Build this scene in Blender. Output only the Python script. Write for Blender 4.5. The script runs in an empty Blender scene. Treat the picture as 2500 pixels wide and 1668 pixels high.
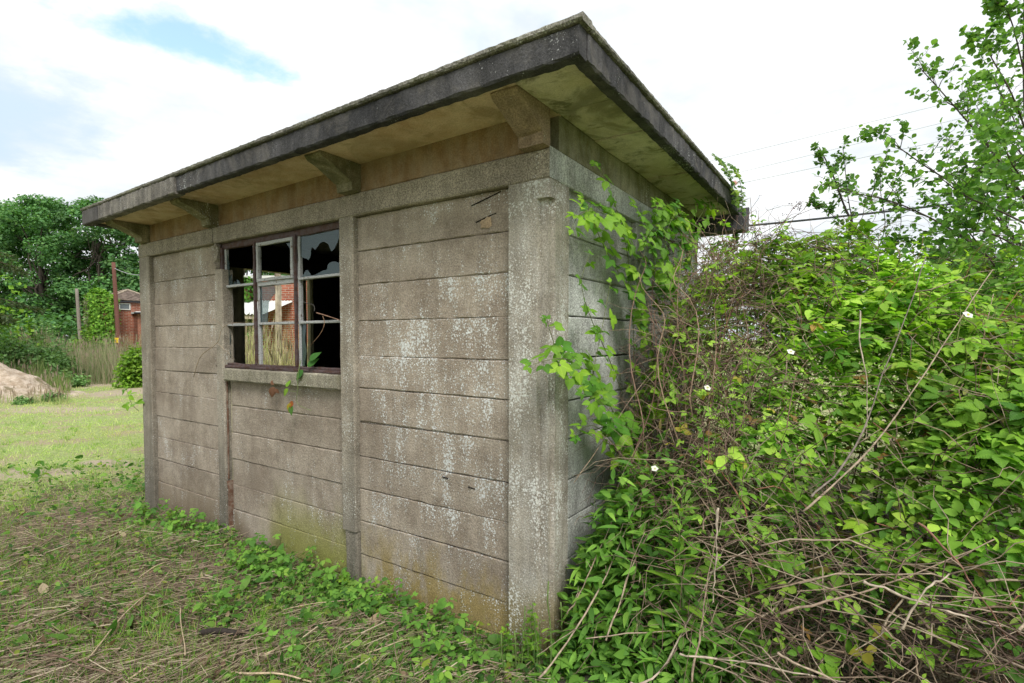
import bpy, bmesh, math, random
import numpy as np
from mathutils import Vector, Matrix

sc = bpy.context.scene
COL = sc.collection
rng = np.random.default_rng(11)
random.seed(11)

# ------------------------------------------------------------------ camera
CAMP = np.array([1.32796, -2.32855, 1.61])
YAW, PITCH, FPX, PPY = 0.589194, 0.0360544, 1280.65, 874.58      # focal length and principal row at 2500 px width
FW = np.array([-math.sin(YAW), math.cos(YAW), 0.0])
RT = np.array([math.cos(YAW), math.sin(YAW), 0.0])
cam_d = bpy.data.cameras.new('camera')
cam = bpy.data.objects.new('camera', cam_d); COL.objects.link(cam)
cam.location = CAMP
cam.rotation_euler = (math.pi / 2 - PITCH, 0, YAW)
cam_d.sensor_width = 36.0
cam_d.lens = FPX / 2500 * 36.0
cam_d.shift_y = (PPY - 834) / 2500
cam_d.clip_start = 0.02
cam_d.clip_end = 2000
sc.camera = cam

def at(x, y, d):
    """point in the place at depth d (metres along the view) that lies on photo pixel x, y"""
    f = FW * math.cos(PITCH) - np.array([0, 0, 1]) * math.sin(PITCH)
    u = np.array([0, 0, 1]) * math.cos(PITCH) + FW * math.sin(PITCH)
    return CAMP + d * (f + RT * (x - 1250) / FPX + u * (PPY - y) / FPX)

def onplane(x, y, ax, val):
    o = CAMP; v = at(x, y, 1.0) - o
    return o + v * ((val - o[ax]) / v[ax])

def polar(t, d, z=0.0):
    """ground position at depth d and bearing t = sideways / depth"""
    p = CAMP + FW * d + RT * (t * d)
    return np.array([p[0], p[1], z])

# ------------------------------------------------------------------ nodes
def nd(t, typ, ins=None, **attrs):
    n = t.nodes.new(typ)
    for k, v in attrs.items(): setattr(n, k, v)
    for k, v in (ins or {}).items():
        s = n.inputs[k]
        if isinstance(v, bpy.types.NodeSocket): t.links.new(v, s)
        else: s.default_value = v
    return n

def c4(c): return (c[0], c[1], c[2], 1.0)
def mth(t, op, a, b=0.0, c=None, clamp=False):
    n = t.nodes.new('ShaderNodeMath'); n.operation = op; n.use_clamp = clamp
    for i, v in enumerate((a, b, c)):
        if v is None: continue
        if isinstance(v, bpy.types.NodeSocket): t.links.new(v, n.inputs[i])
        else: n.inputs[i].default_value = v
    return n.outputs[0]
def mrange(t, v, a, b, c=0.0, d=1.0, smooth=True):
    n = nd(t, 'ShaderNodeMapRange', {0: v, 1: a, 2: b, 3: c, 4: d})
    n.interpolation_type = 'SMOOTHSTEP' if smooth else 'LINEAR'
    return n.outputs[0]
def mix(t, f, a, b, blend='MIX'):
    n = t.nodes.new('ShaderNodeMix'); n.data_type = 'RGBA'; n.blend_type = blend
    for s, v in ((n.inputs[0], f), (n.inputs[6], a), (n.inputs[7], b)):
        if isinstance(v, bpy.types.NodeSocket): t.links.new(v, s)
        elif isinstance(v, (int, float)): s.default_value = v
        else: s.default_value = c4(v)
    return n.outputs[2]
def scalec(t, col, f):
    n = t.nodes.new('ShaderNodeVectorMath'); n.operation = 'SCALE'
    t.links.new(col, n.inputs[0])
    if isinstance(f, bpy.types.NodeSocket): t.links.new(f, n.inputs[3])
    else: n.inputs[3].default_value = f
    return n.outputs[0]
def noise(t, vec, scale, detail=3.0, rough=0.55, out=0, dist=0.0):
    return nd(t, 'ShaderNodeTexNoise', {'Vector': vec, 'Scale': scale, 'Detail': detail, 'Roughness': rough, 'Distortion': dist}).outputs[out]
def mapping(t, vec, scale=(1, 1, 1), loc=(0, 0, 0), rot=(0, 0, 0)):
    return nd(t, 'ShaderNodeMapping', {'Vector': vec, 'Scale': scale, 'Location': loc, 'Rotation': rot}).outputs[0]

# ------------------------------------------------------------------ world: broken bright cloud over blue sky
SUN_DIR = Vector((0.80, -0.62, 1.05)).normalized()
w = bpy.data.worlds.new('World'); sc.world = w; w.use_nodes = True
t = w.node_tree; t.nodes.clear()
sky = nd(t, 'ShaderNodeTexSky', sky_type='NISHITA')
sky.sun_disc = False
sky.sun_elevation = math.asin(SUN_DIR.z)
sky.sun_rotation = math.atan2(SUN_DIR.x, SUN_DIR.y)
sky.air_density = 1.2; sky.dust_density = 0.6
gen = nd(t, 'ShaderNodeTexCoord').outputs['Generated']
sep = nd(t, 'ShaderNodeSeparateXYZ', {0: gen})
zc = mth(t, 'MAXIMUM', mth(t, 'ADD', sep.outputs[2], 0.12), 0.04)
px = mth(t, 'DIVIDE', sep.outputs[0], zc); py = mth(t, 'DIVIDE', sep.outputs[1], zc)
pv = nd(t, 'ShaderNodeCombineXYZ', {0: px, 1: py, 2: 0.0}).outputs[0]
n1 = noise(t, pv, 3.6, 8, 0.60)
n2 = noise(t, mapping(t, pv, loc=(5.2, 1.7, 3.0)), 0.8, 6, 0.55, dist=0.4)
# a rift of clear sky, ragged along its edges
ax_ = mth(t, 'DIVIDE', mth(t, 'SUBTRACT', mth(t, 'ADD', px, 1.485), mth(t, 'MULTIPLY', mth(t, 'SUBTRACT', py, 0.70), 0.30)), 0.090)
ay_ = mth(t, 'DIVIDE', mth(t, 'SUBTRACT', py, 0.70), 0.25)
rr = mth(t, 'SQRT', mth(t, 'ADD', mth(t, 'MULTIPLY', ax_, ax_), mth(t, 'MULTIPLY', ay_, ay_)))
rr = mth(t, 'ADD', rr, mth(t, 'MULTIPLY', mth(t, 'SUBTRACT', n1, 0.5), 4.6))
rift = mrange(t, rr, 0.1, 1.6, 1.0, 0.0)
thin = mrange(t, n2, 0.60, 0.74)                                   # other thin places, spread over the whole dome
clear = mth(t, 'MAXIMUM', rift, mth(t, 'MULTIPLY', thin, 0.55))
# broad grey-blue shading inside the cloud deck
bx = mth(t, 'DIVIDE', mth(t, 'ADD', px, 2.35), 0.55); by = mth(t, 'DIVIDE', mth(t, 'SUBTRACT', py, 0.42), 0.42)
bank = mrange(t, mth(t, 'ADD', mth(t, 'SQRT', mth(t, 'ADD', mth(t, 'MULTIPLY', bx, bx), mth(t, 'MULTIPLY', by, by))), mth(t, 'MULTIPLY', mth(t, 'SUBTRACT', n1, 0.5), 1.6)), 0.25, 1.25, 1.0, 0.0)
shade = mth(t, 'MAXIMUM', mrange(t, noise(t, mapping(t, pv, loc=(1.0, 7.0, 0)), 1.1, 7, 0.6), 0.34, 0.70, 0.0, 0.85), bank)
cloud = mix(t, shade, (4.7, 4.74, 4.78), (2.8, 3.1, 3.35))
skyc = mix(t, 1.0, sky.outputs[0], (1.0, 1.30, 1.22), 'MULTIPLY')
cloud = mix(t, mth(t, 'MULTIPLY', bank, 0.9), cloud, (2.7, 3.35, 4.0))
colr = mix(t, clear, cloud, mix(t, 0.25, scalec(t, skyc, 0.85), (4.4, 4.6, 4.7)))
bg = nd(t, 'ShaderNodeBackground', {0: colr, 1: 0.10})
t.links.new(bg.outputs[0], nd(t, 'ShaderNodeOutputWorld').inputs[0])

sun_d = bpy.data.lights.new('sun', 'SUN'); sun_d.energy = 1.5; sun_d.angle = math.radians(24); sun_d.color = (1.0, 0.96, 0.90)
sun = bpy.data.objects.new('sun', sun_d); COL.objects.link(sun)
sun.rotation_euler = SUN_DIR.to_track_quat('Z', 'Y').to_euler(); sun.location = (6, -4, 9)

sc.view_settings.view_transform = 'Standard'
sc.view_settings.look = 'None'
sc.view_settings.exposure = 1.40
sc.view_settings.gamma = 1.0
sc.view_settings.use_curve_mapping = False
sc.render.engine = 'CYCLES'
sc.cycles.use_denoising = True
sc.cycles.max_bounces = 5
sc.cycles.use_adaptive_sampling = True
sc.cycles.adaptive_threshold = 0.02
sc.cycles.transparent_max_bounces = 8
sc.cycles.caustics_reflective = False
sc.cycles.caustics_refractive = False

# ------------------------------------------------------------------ objects and meshes
def tag(o, label=None, cat=None, group=None, kind=None):
    if label: o['label'] = label
    if cat: o['category'] = cat
    if group: o['group'] = group
    if kind: o['kind'] = kind
    return o
def link(name, data, parent=None, m=None):
    o = bpy.data.objects.new(name, data); COL.objects.link(o)
    if parent is not None: o.parent = parent
    if m is not None and data is not None and not data.materials: data.materials.append(m)
    return o
def empty(name, loc=(0, 0, 0), label=None, cat=None, group=None):
    o = bpy.data.objects.new(name, None); COL.objects.link(o)
    o.location = loc; o.empty_display_size = 0.1
    return tag(o, label, cat, group)

class Soup:
    """gathers triangles in bulk and turns them into one mesh"""
    def __init__(s): s.v = []; s.f = []; s.c = []; s.uv = []; s.n = 0
    def add(s, v, f, col=(0.5, 0.5, 0.5), uv=None):
        v = np.asarray(v, float).reshape(-1, 3); f = np.asarray(f, int).reshape(-1, 3)
        s.v.append(v); s.f.append(f + s.n)
        c = np.asarray(col, float)
        s.c.append(np.broadcast_to(c, (len(v), 3)) if c.ndim == 1 else c)
        s.uv.append(np.zeros((len(v), 2)) if uv is None else uv)
        s.n += len(v)
    def scatter(s, tpl, M, P, col):
        """tpl = (verts, tris, uv); M (n,3,3) columns = local axes; P (n,3); col (n,3)"""
        tv, tf, tu = tpl; n = len(P); k = len(tv)
        if n == 0: return
        V = np.einsum('nij,kj->nki', M, tv) + P[:, None, :]
        F = (tf[None] + (np.arange(n) * k)[:, None, None]).reshape(-1, 3)
        s.add(V.reshape(-1, 3), F, np.repeat(col, k, 0), np.tile(tu, (n, 1)))
    def tube(s, pts, r, sides=5, col=(0.3, 0.25, 0.2)):
        pts = np.asarray(pts, float); n = len(pts)
        r = np.broadcast_to(np.asarray(r, float), (n,))
        tg = np.gradient(pts, axis=0); tg /= np.linalg.norm(tg, axis=1)[:, None] + 1e-9
        ref = np.array([0.31, 0.17, 0.93]); a = np.cross(tg, ref)
        bad = np.linalg.norm(a, axis=1) < 0.2
        a[bad] = np.cross(tg[bad], [1, 0, 0.1]); a /= np.linalg.norm(a, axis=1)[:, None]
        b = np.cross(tg, a); th = np.arange(sides) * 2 * math.pi / sides
        V = pts[:, None] + r[:, None, None] * (np.cos(th)[None, :, None] * a[:, None] + np.sin(th)[None, :, None] * b[:, None])
        F = []
        i = np.arange(n - 1)[:, None] * sides; j = np.arange(sides)[None]; j2 = (j + 1) % sides
        q = np.stack([i + j, i + j2, i + sides + j2, i + sides + j], -1).reshape(-1, 4)
        F = np.concatenate([q[:, [0, 1, 2]], q[:, [0, 2, 3]]])
        for base, flip in ((0, True), ((n - 1) * sides, False)):
            cap = np.array([[base, base + k, base + k + 1] for k in range(1, sides - 1)])
            F = np.concatenate([F, cap[:, ::-1] if flip else cap])
        uv = np.stack([np.broadcast_to(th[None] / 6.283, (n, sides)), np.broadcast_to(np.linspace(0, 1, n)[:, None], (n, sides))], -1).reshape(-1, 2)
        s.add(V.reshape(-1, 3), F, col, uv)
    def mesh(s, name, smooth=True):
        me = bpy.data.meshes.new(name)
        if not s.v: return me
        v = np.concatenate(s.v); f = np.concatenate(s.f); c = np.concatenate(s.c); uv = np.concatenate(s.uv)
        me.vertices.add(len(v)); me.vertices.foreach_set('co', v.astype(np.float32).ravel())
        me.loops.add(len(f) * 3); me.loops.foreach_set('vertex_index', f.astype(np.int32).ravel())
        me.polygons.add(len(f)); me.polygons.foreach_set('loop_start', np.arange(0, len(f) * 3, 3, dtype=np.int32))
        if smooth: me.polygons.foreach_set('use_smooth', np.ones(len(f), bool))
        a = me.color_attributes.new('Col', 'FLOAT_COLOR', 'POINT')
        a.data.foreach_set('color', np.concatenate([c, np.ones((len(c), 1))], 1).astype(np.float32).ravel())
        u = me.uv_layers.new(name='UVMap'); u.data.foreach_set('uv', uv[f.ravel()].astype(np.float32).ravel())
        me.update(calc_edges=True)
        return me
    def obj(s, name, m, parent=None, smooth=True):
        return link(name, s.mesh(name, smooth), parent, m)

def prism(prof, axis, a, b, nseg=1, jit=0.0, seed=0, xf=None):
    """a profile swept along an axis with slightly uneven edges; returns a mesh"""
    R_ = np.random.default_rng(seed + 991)
    k = len(prof); ts = np.linspace(a, b, nseg + 1); V = []
    for i, tt in enumerate(ts):
        for (u, v) in prof:
            du, dv = R_.normal(0, jit, 2) if jit else (0, 0)
            p = {0: (tt, u + du, v + dv), 1: (u + du, tt, v + dv), 2: (u + du, v + dv, tt)}[axis]
            V.append(p)
    F = [tuple(range(k)), tuple(range(nseg * k, nseg * k + k))]
    for i in range(nseg):
        for j in range(k):
            j2 = (j + 1) % k
            F.append((i * k + j, i * k + j2, (i + 1) * k + j2, (i + 1) * k + j))
    if xf: V = [xf(*p) for p in V]
    me = bpy.data.meshes.new('prism'); me.from_pydata(V, [], F)
    bm = bmesh.new(); bm.from_mesh(me); bmesh.ops.recalc_face_normals(bm, faces=bm.faces); bm.to_mesh(me); bm.free()
    return me
def rp(u0, u1, v0, v1, ch=0.006):
    return [(u0 + ch, v0), (u1 - ch, v0), (u1, v0 + ch), (u1, v1 - ch), (u1 - ch, v1), (u0 + ch, v1), (u0, v1 - ch), (u0, v0 + ch)]
def box(name, x0, x1, y0, y1, z0, z1, m, parent=None, axis=None, ch=0.006, nseg=1, jit=0.0, seed=0, xf=None):
    d = (x1 - x0, y1 - y0, z1 - z0)
    if axis is None: axis = d.index(max(d))
    ch = min(ch, min(d) * 0.3)
    if axis == 0: me = prism(rp(y0, y1, z0, z1, ch), 0, x0, x1, nseg, jit, seed, xf)
    elif axis == 1: me = prism(rp(x0, x1, z0, z1, ch), 1, y0, y1, nseg, jit, seed, xf)
    else: me = prism(rp(x0, x1, y0, y1, ch), 2, z0, z1, nseg, jit, seed, xf)
    me.name = name
    return link(name, me, parent, m)

# ------------------------------------------------------------------ materials
def newmat(name):
    m = bpy.data.materials.new(name); m.use_nodes = True
    t = m.node_tree; t.nodes.clear()
    return m, t
def finish(t, col, rough=0.9, bump=None, bstr=0.5, bdist=0.006, spec=0.25, **kw):
    ins = {'Base Color': col, 'Roughness': rough, 'Specular IOR Level': spec}
    ins.update(kw)
    p = nd(t, 'ShaderNodeBsdfPrincipled', ins)
    if bump is not None:
        b = nd(t, 'ShaderNodeBump', {'Height': bump, 'Strength': bstr, 'Distance': bdist})
        t.links.new(b.outputs[0], p.inputs['Normal'])
    t.links.new(p.outputs[0], nd(t, 'ShaderNodeOutputMaterial').inputs[0])
    return p

def concrete(name, dark, light, lich=0.5, lichcol=(0.60, 0.61, 0.58), grain=0.5, stains=(), blot=0.0, blotcol=(0.05, 0.05, 0.04), vary=0.16, streak=0.5, wash=0.0, washcol=(0.5, 0.5, 0.48), drip=0.0, zone=None):
    """weathered exposed-aggregate concrete: grain, pits, lichen dots and runs, algae and stains with their own outlines"""
    m, t = newmat(name)
    pos = nd(t, 'ShaderNodeNewGeometry').outputs['Position']
    rnd = nd(t, 'ShaderNodeObjectInfo').outputs['Random']
    big = noise(t, pos, 1.7, 6, 0.6); mid = noise(t, mapping(t, pos, loc=(3, 9, 1)), 9, 5, 0.65)
    col = mix(t, mrange(t, mth(t, 'ADD', mth(t, 'MULTIPLY', big, 0.6), mth(t, 'MULTIPLY', mid, 0.4)), 0.36, 0.64), dark, light)
    sp = mapping(t, pos, (14, 14, 0.8))
    run = noise(t, sp, 1.0, 5, 0.6)
    col = scalec(t, col, mrange(t, run, 0.3, 0.7, 1.0 - 0.35 * streak, 1.0 + 0.22 * streak))
    if wash: col = mix(t, mth(t, 'MULTIPLY', mrange(t, noise(t, mapping(t, pos, (7, 7, 2.2), (4, 0, 2)), 1.4, 7, 0.72), 0.42, 0.62), wash), col, washcol)
    for (scol, x0, x1, z0, z1, nscale, lo, hi, amt) in stains:
        sx = nd(t, 'ShaderNodeSeparateXYZ', {0: pos})
        ramp = mrange(t, sx.outputs[2], z0, z1, 1.0, 0.0)
        if x0 is not None:
            ramp = mth(t, 'MULTIPLY', ramp, mth(t, 'MULTIPLY', mrange(t, sx.outputs[0], x0 - 0.35, x0 + 0.1), mrange(t, sx.outputs[0], x1 - 0.1, x1 + 0.25, 1.0, 0.0)))
        nn = noise(t, mapping(t, pos, (1, 1, 0.45), (z0 * 7, 2, z1 * 3)), nscale, 5, 0.65)
        f = mth(t, 'MULTIPLY', mrange(t, mth(t, 'ADD', nn, mth(t, 'MULTIPLY', ramp, 0.30)), lo, hi), ramp)
        col = mix(t, mth(t, 'MULTIPLY', f, amt), col, scol)
    gr = noise(t, pos, 125, 4, 0.75)
    col = scalec(t, col, mrange(t, gr, 0.33, 0.67, 1.0 - 0.50 * grain, 1.0 + 0.50 * grain))
    wob = nd(t, 'ShaderNodeVectorMath', {0: pos, 1: scalec(t, noise(t, pos, 30, 3, 0.6, out=1), 0.02)}, operation='ADD').outputs[0]
    pit = nd(t, 'ShaderNodeTexVoronoi', {'Vector': wob, 'Scale': 75.0}).outputs[0]
    col = mix(t, mth(t, 'MULTIPLY', mrange(t, pit, 0.10, 0.20, 1.0, 0.0), mth(t, 'MULTIPLY', mrange(t, noise(t, pos, 6, 3), 0.45, 0.65), 0.75)), col, (0.05, 0.045, 0.04))
    if blot:
        bl = mth(t, 'MAXIMUM', mrange(t, noise(t, mapping(t, pos, loc=(8, 3, 5)), 5.0, 8, 0.68, dist=0.6), 0.50, 0.66), mrange(t, noise(t, mapping(t, pos, loc=(2, 8, 1)), 1.9, 7, 0.6, dist=0.8), 0.54, 0.66, 0.0, 0.8))
        col = mix(t, mth(t, 'MULTIPLY', bl, blot), col, blotcol)
    if lich > 0:
        shift = nd(t, 'ShaderNodeVectorMath', {0: pos, 1: scalec(t, nd(t, 'ShaderNodeCombineXYZ', {0: 3.1, 1: 1.7, 2: 2.3}).outputs[0], mth(t, 'MULTIPLY', rnd, 9.0))}, operation='ADD').outputs[0]
        den = mth(t, 'ADD', mth(t, 'MULTIPLY', noise(t, mapping(t, shift, (15, 15, 2.2), (2, 5, 1)), 1.0, 5, 0.65), 0.74), mth(t, 'MULTIPLY', noise(t, mapping(t, pos, loc=(6, 1, 4)), 2.8, 5), 0.64))
        gz_ = nd(t, 'ShaderNodeSeparateXYZ', {0: nd(t, 'ShaderNodeTexCoord').outputs['Generated']}).outputs[2]
        if zone:
            zs = nd(t, 'ShaderNodeSeparateXYZ', {0: pos}); ex = mth(t, 'DIVIDE', mth(t, 'SUBTRACT', zs.outputs[0], zone[0]), zone[2]); ez = mth(t, 'DIVIDE', mth(t, 'SUBTRACT', zs.outputs[2], zone[1]), zone[3])
            rz_ = mth(t, 'SQRT', mth(t, 'ADD', mth(t, 'MULTIPLY', ex, ex), mth(t, 'MULTIPLY', ez, ez)))
            den = mth(t, 'ADD', den, mrange(t, rz_, 0.35, 1.2, 0.06, -0.055))
        d1 = mrange(t, mth(t, 'ADD', mth(t, 'ADD', den, mth(t, 'MULTIPLY', mth(t, 'SUBTRACT', gz_, 0.45), drip)), mth(t, 'MULTIPLY', mth(t, 'SUBTRACT', rnd, 0.5), 0.10)), 0.72 - 0.20 * lich, 1.02 - 0.16 * lich, 0.0, 1.0, False)
        v1 = nd(t, 'ShaderNodeTexVoronoi', {'Vector': wob, 'Scale': 62.0}).outputs[0]
        v2 = nd(t, 'ShaderNodeTexVoronoi', {'Vector': mapping(t, wob, loc=(3, 2, 1)), 'Scale': 27.0}).outputs[0]
        v3 = nd(t, 'ShaderNodeTexVoronoi', {'Vector': mapping(t, wob, loc=(1, 4, 2)), 'Scale': 115.0}).outputs[0]
        s1 = mrange(t, mth(t, 'SUBTRACT', mth(t, 'MULTIPLY', d1, 0.46), v1), -0.06, 0.06)
        s2 = mrange(t, mth(t, 'SUBTRACT', mth(t, 'MULTIPLY', mth(t, 'MULTIPLY', d1, d1), 0.30), v2), -0.05, 0.05)
        s3 = mrange(t, mth(t, 'SUBTRACT', mth(t, 'MULTIPLY', d1, 0.42), v3), -0.08, 0.06, 0.0, 0.8)
        fac = mth(t, 'MAXIMUM', s1, mth(t, 'MAXIMUM', s2, s3))
        lc = scalec(t, mix(t, noise(t, pos, 40, 2), lichcol, tuple(c * 0.8 for c in lichcol)), mrange(t, gr, 0.3, 0.7, 0.85, 1.12))
        col = mix(t, mth(t, 'MULTIPLY', fac, 0.88), col, lc)
    col = scalec(t, col, mth(t, 'ADD', 1.0 - vary / 2, mth(t, 'MULTIPLY', rnd, vary)))
    h = mth(t, 'ADD', mth(t, 'MULTIPLY', gr, 0.6), mth(t, 'ADD', mth(t, 'MULTIPLY', noise(t, pos, 55, 5, 0.7), 0.9), mth(t, 'MULTIPLY', pit, 0.5)))
    finish(t, col, 0.93, h, 0.55, 0.006, 0.2)
    return m

ORANGE = (0.225, 0.165, 0.04); GREEN = (0.16, 0.17, 0.035)
M = {}
M['plank'] = concrete('concrete_plank', (0.206, 0.169, 0.133), (0.328, 0.284, 0.232), 0.76, (0.60, 0.625, 0.62), grain=0.62, streak=0.22, drip=0.07, zone=(-0.78, 1.05, 0.80, 1.0), stains=(
    (ORANGE, -1.5, 0.3, 0.0, 0.58, 6.0, 0.62, 0.80, 0.75), ((0.19, 0.195, 0.04), -2.45, -1.6, 0.0, 0.62, 3.0, 0.45, 0.66, 0.85), ((0.15, 0.11, 0.07), -5.0, -3.0, -0.05, 0.45, 3.0, 0.5, 0.66, 0.7)))
M['post'] = concrete('concrete_post', (0.175, 0.152, 0.120), (0.285, 0.255, 0.208), 0.50, (0.52, 0.53, 0.50), 0.8, stains=(((0.05, 0.048, 0.04), None, 0, -0.1, 1.5, 7.0, 0.50, 0.66, 0.55),))
M['corner'] = concrete('concrete_corner', (0.20, 0.178, 0.145), (0.325, 0.300, 0.255), 0.80, grain=0.65, stains=((ORANGE, None, 0, -0.1, 0.42, 5.0, 0.42, 0.66, 0.85), ((0.11, 0.10, 0.05), None, 0, -0.1, 0.55, 4, 0.55, 0.7, 0.5)), wash=0.25)
M['side'] = concrete('concrete_side', (0.25, 0.25, 0.235), (0.39, 0.395, 0.375), 0.95, (0.62, 0.64, 0.61), 0.9, drip=0.08, wash=0.55, washcol=(0.47, 0.49, 0.47))
M['lintel'] = concrete('concrete_lintel', (0.190, 0.165, 0.130), (0.300, 0.265, 0.212), 0.15, grain=1.1, streak=0.35)
M['frieze'] = concrete('concrete_frieze', (0.15, 0.088, 0.040), (0.235, 0.155, 0.085), 0.0, streak=0.35, wash=0.35, washcol=(0.27, 0.23, 0.165), blot=0.35, blotcol=(0.29, 0.235, 0.16))
M['friezeside'] = concrete('concrete_frieze_side', (0.13, 0.12, 0.065), (0.30, 0.28, 0.20), 0.25, streak=0.6, wash=0.4, washcol=(0.36, 0.35, 0.29), blot=0.5, blotcol=(0.10, 0.10, 0.045))
M['fascia'] = concrete('concrete_fascia', (0.030, 0.030, 0.033), (0.078, 0.076, 0.080), 0.14, (0.45, 0.46, 0.47), 0.6, blot=0.5, blotcol=(0.13, 0.12, 0.11), streak=0.9)
M['fascialight'] = concrete('concrete_fascia_worn', (0.10, 0.092, 0.085), (0.20, 0.185, 0.165), 0.20, (0.45, 0.46, 0.47), 0.9, blot=0.6, blotcol=(0.05, 0.048, 0.048), streak=0.9)
M['soffit'] = concrete('concrete_soffit', (0.48, 0.33, 0.20), (0.64, 0.51, 0.37), 0.0, grain=0.25, streak=0.1, blot=0.6, blotcol=(0.26, 0.19, 0.10), vary=0.1)
M['soffitside'] = concrete('concrete_soffit_green', (0.47, 0.41, 0.26), (0.62, 0.56, 0.45), 0.0, grain=0.25, streak=0.1, blot=0.85, blotcol=(0.12, 0.115, 0.065), vary=0.1)
M['bracket'] = concrete('concrete_bracket', (0.12, 0.11, 0.06), (0.25, 0.22, 0.145), 0.08, grain=0.7, blot=0.6, blotcol=(0.06, 0.065, 0.025))
M['bracketwarm'] = concrete('concrete_bracket_warm', (0.19, 0.135, 0.090), (0.31, 0.235, 0.165), 0.05, grain=0.7)
M['screed'] = concrete('roof_screed', (0.095, 0.092, 0.082), (0.21, 0.20, 0.175), 0.15, (0.40, 0.41, 0.36), 1.2, blot=0.5, blotcol=(0.075, 0.085, 0.03))
M['sill'] = concrete('concrete_sill', (0.165, 0.150, 0.115), (0.270, 0.250, 0.195), 0.35, grain=0.9, blot=0.3, blotcol=(0.10, 0.105, 0.05))
M['inside'] = concrete('dark_interior', (0.012, 0.011, 0.010), (0.028, 0.025, 0.022), 0.0, grain=0.4)  # the room's deep shade is put into this near-black colour
M['mossy'] = concrete('mossy_post', (0.38, 0.36, 0.21), (0.56, 0.52, 0.36), 0.0, grain=0.4, streak=1.2)
M['palewood'] = concrete('weathered_timber', (0.22, 0.18, 0.13), (0.40, 0.35, 0.27), 0.0, grain=0.4, streak=1.4)

def simple(name, col, rough=0.7, n=0.25, nscale=12, metal=0.0, bstr=0.2, spec=0.3):
    m, t = newmat(name)
    pos = nd(t, 'ShaderNodeNewGeometry').outputs['Position']
    f = noise(t, pos, nscale, 5, 0.6)
    c = scalec(t, nd(t, 'ShaderNodeRGB').outputs[0], mrange(t, f, 0.3, 0.7, 1 - n, 1 + n)); t.nodes['RGB'].outputs[0].default_value = c4(col)
    finish(t, c, rough, noise(t, pos, nscale * 8, 4), bstr, 0.003, spec, Metallic=metal)
    return m
def rustmat(name, paint, rust, amt):
    m, t = newmat(name)
    pos = nd(t, 'ShaderNodeNewGeometry').outputs['Position']
    f = mrange(t, noise(t, pos, 28, 6, 0.7), 0.62 - amt * 0.35, 0.68 - amt * 0.35)
    cr = nd(t, 'ShaderNodeTexVoronoi', {'Vector': mapping(t, pos, (1, 1, 2.5)), 'Scale': 30.0}, feature='DISTANCE_TO_EDGE').outputs[0]
    c = mix(t, mrange(t, cr, 0.0, 0.05, 0.75, 0.0), paint, (0.07, 0.06, 0.05))
    c = mix(t, f, c, mix(t, noise(t, pos, 60, 4), rust, tuple(k * 0.4 for k in rust)))
    finish(t, c, 0.75, noise(t, pos, 80, 4), 0.4, 0.003)
    return m
M['rust'] = rustmat('rusty_steel', (0.075, 0.052, 0.055), (0.085, 0.045, 0.034), 0.4)
M['flakypaint'] = rustmat('flaking_pale_paint', (0.34, 0.35, 0.35), (0.13, 0.060, 0.045), 0.08)
M['rustwood'] = rustmat('rusty_edge', (0.17, 0.125, 0.095), (0.16, 0.085, 0.055), 0.45)

def glassmat():
    m, t = newmat('dirty_glass')
    pos = nd(t, 'ShaderNodeNewGeometry').outputs['Position']
    g = nd(t, 'ShaderNodeBsdfGlossy', {'Color': (0.75, 0.85, 0.87, 1), 'Roughness': 0.10})
    tr = nd(t, 'ShaderNodeBsdfTransparent', {'Color': (0.86, 0.92, 0.91, 1)})
    df = nd(t, 'ShaderNodeBsdfDiffuse', {'Color': mix(t, noise(t, pos, 9, 5), (0.030, 0.050, 0.055), (0.075, 0.105, 0.11))})
    a = nd(t, 'ShaderNodeMixShader', {0: 0.42, 1: tr.outputs[0], 2: df.outputs[0]})
    b = nd(t, 'ShaderNodeMixShader', {0: 0.05, 1: a.outputs[0], 2: g.outputs[0]})
    t.links.new(b.outputs[0], nd(t, 'ShaderNodeOutputMaterial').inputs[0])
    return m
M['glass'] = glassmat()

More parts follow.
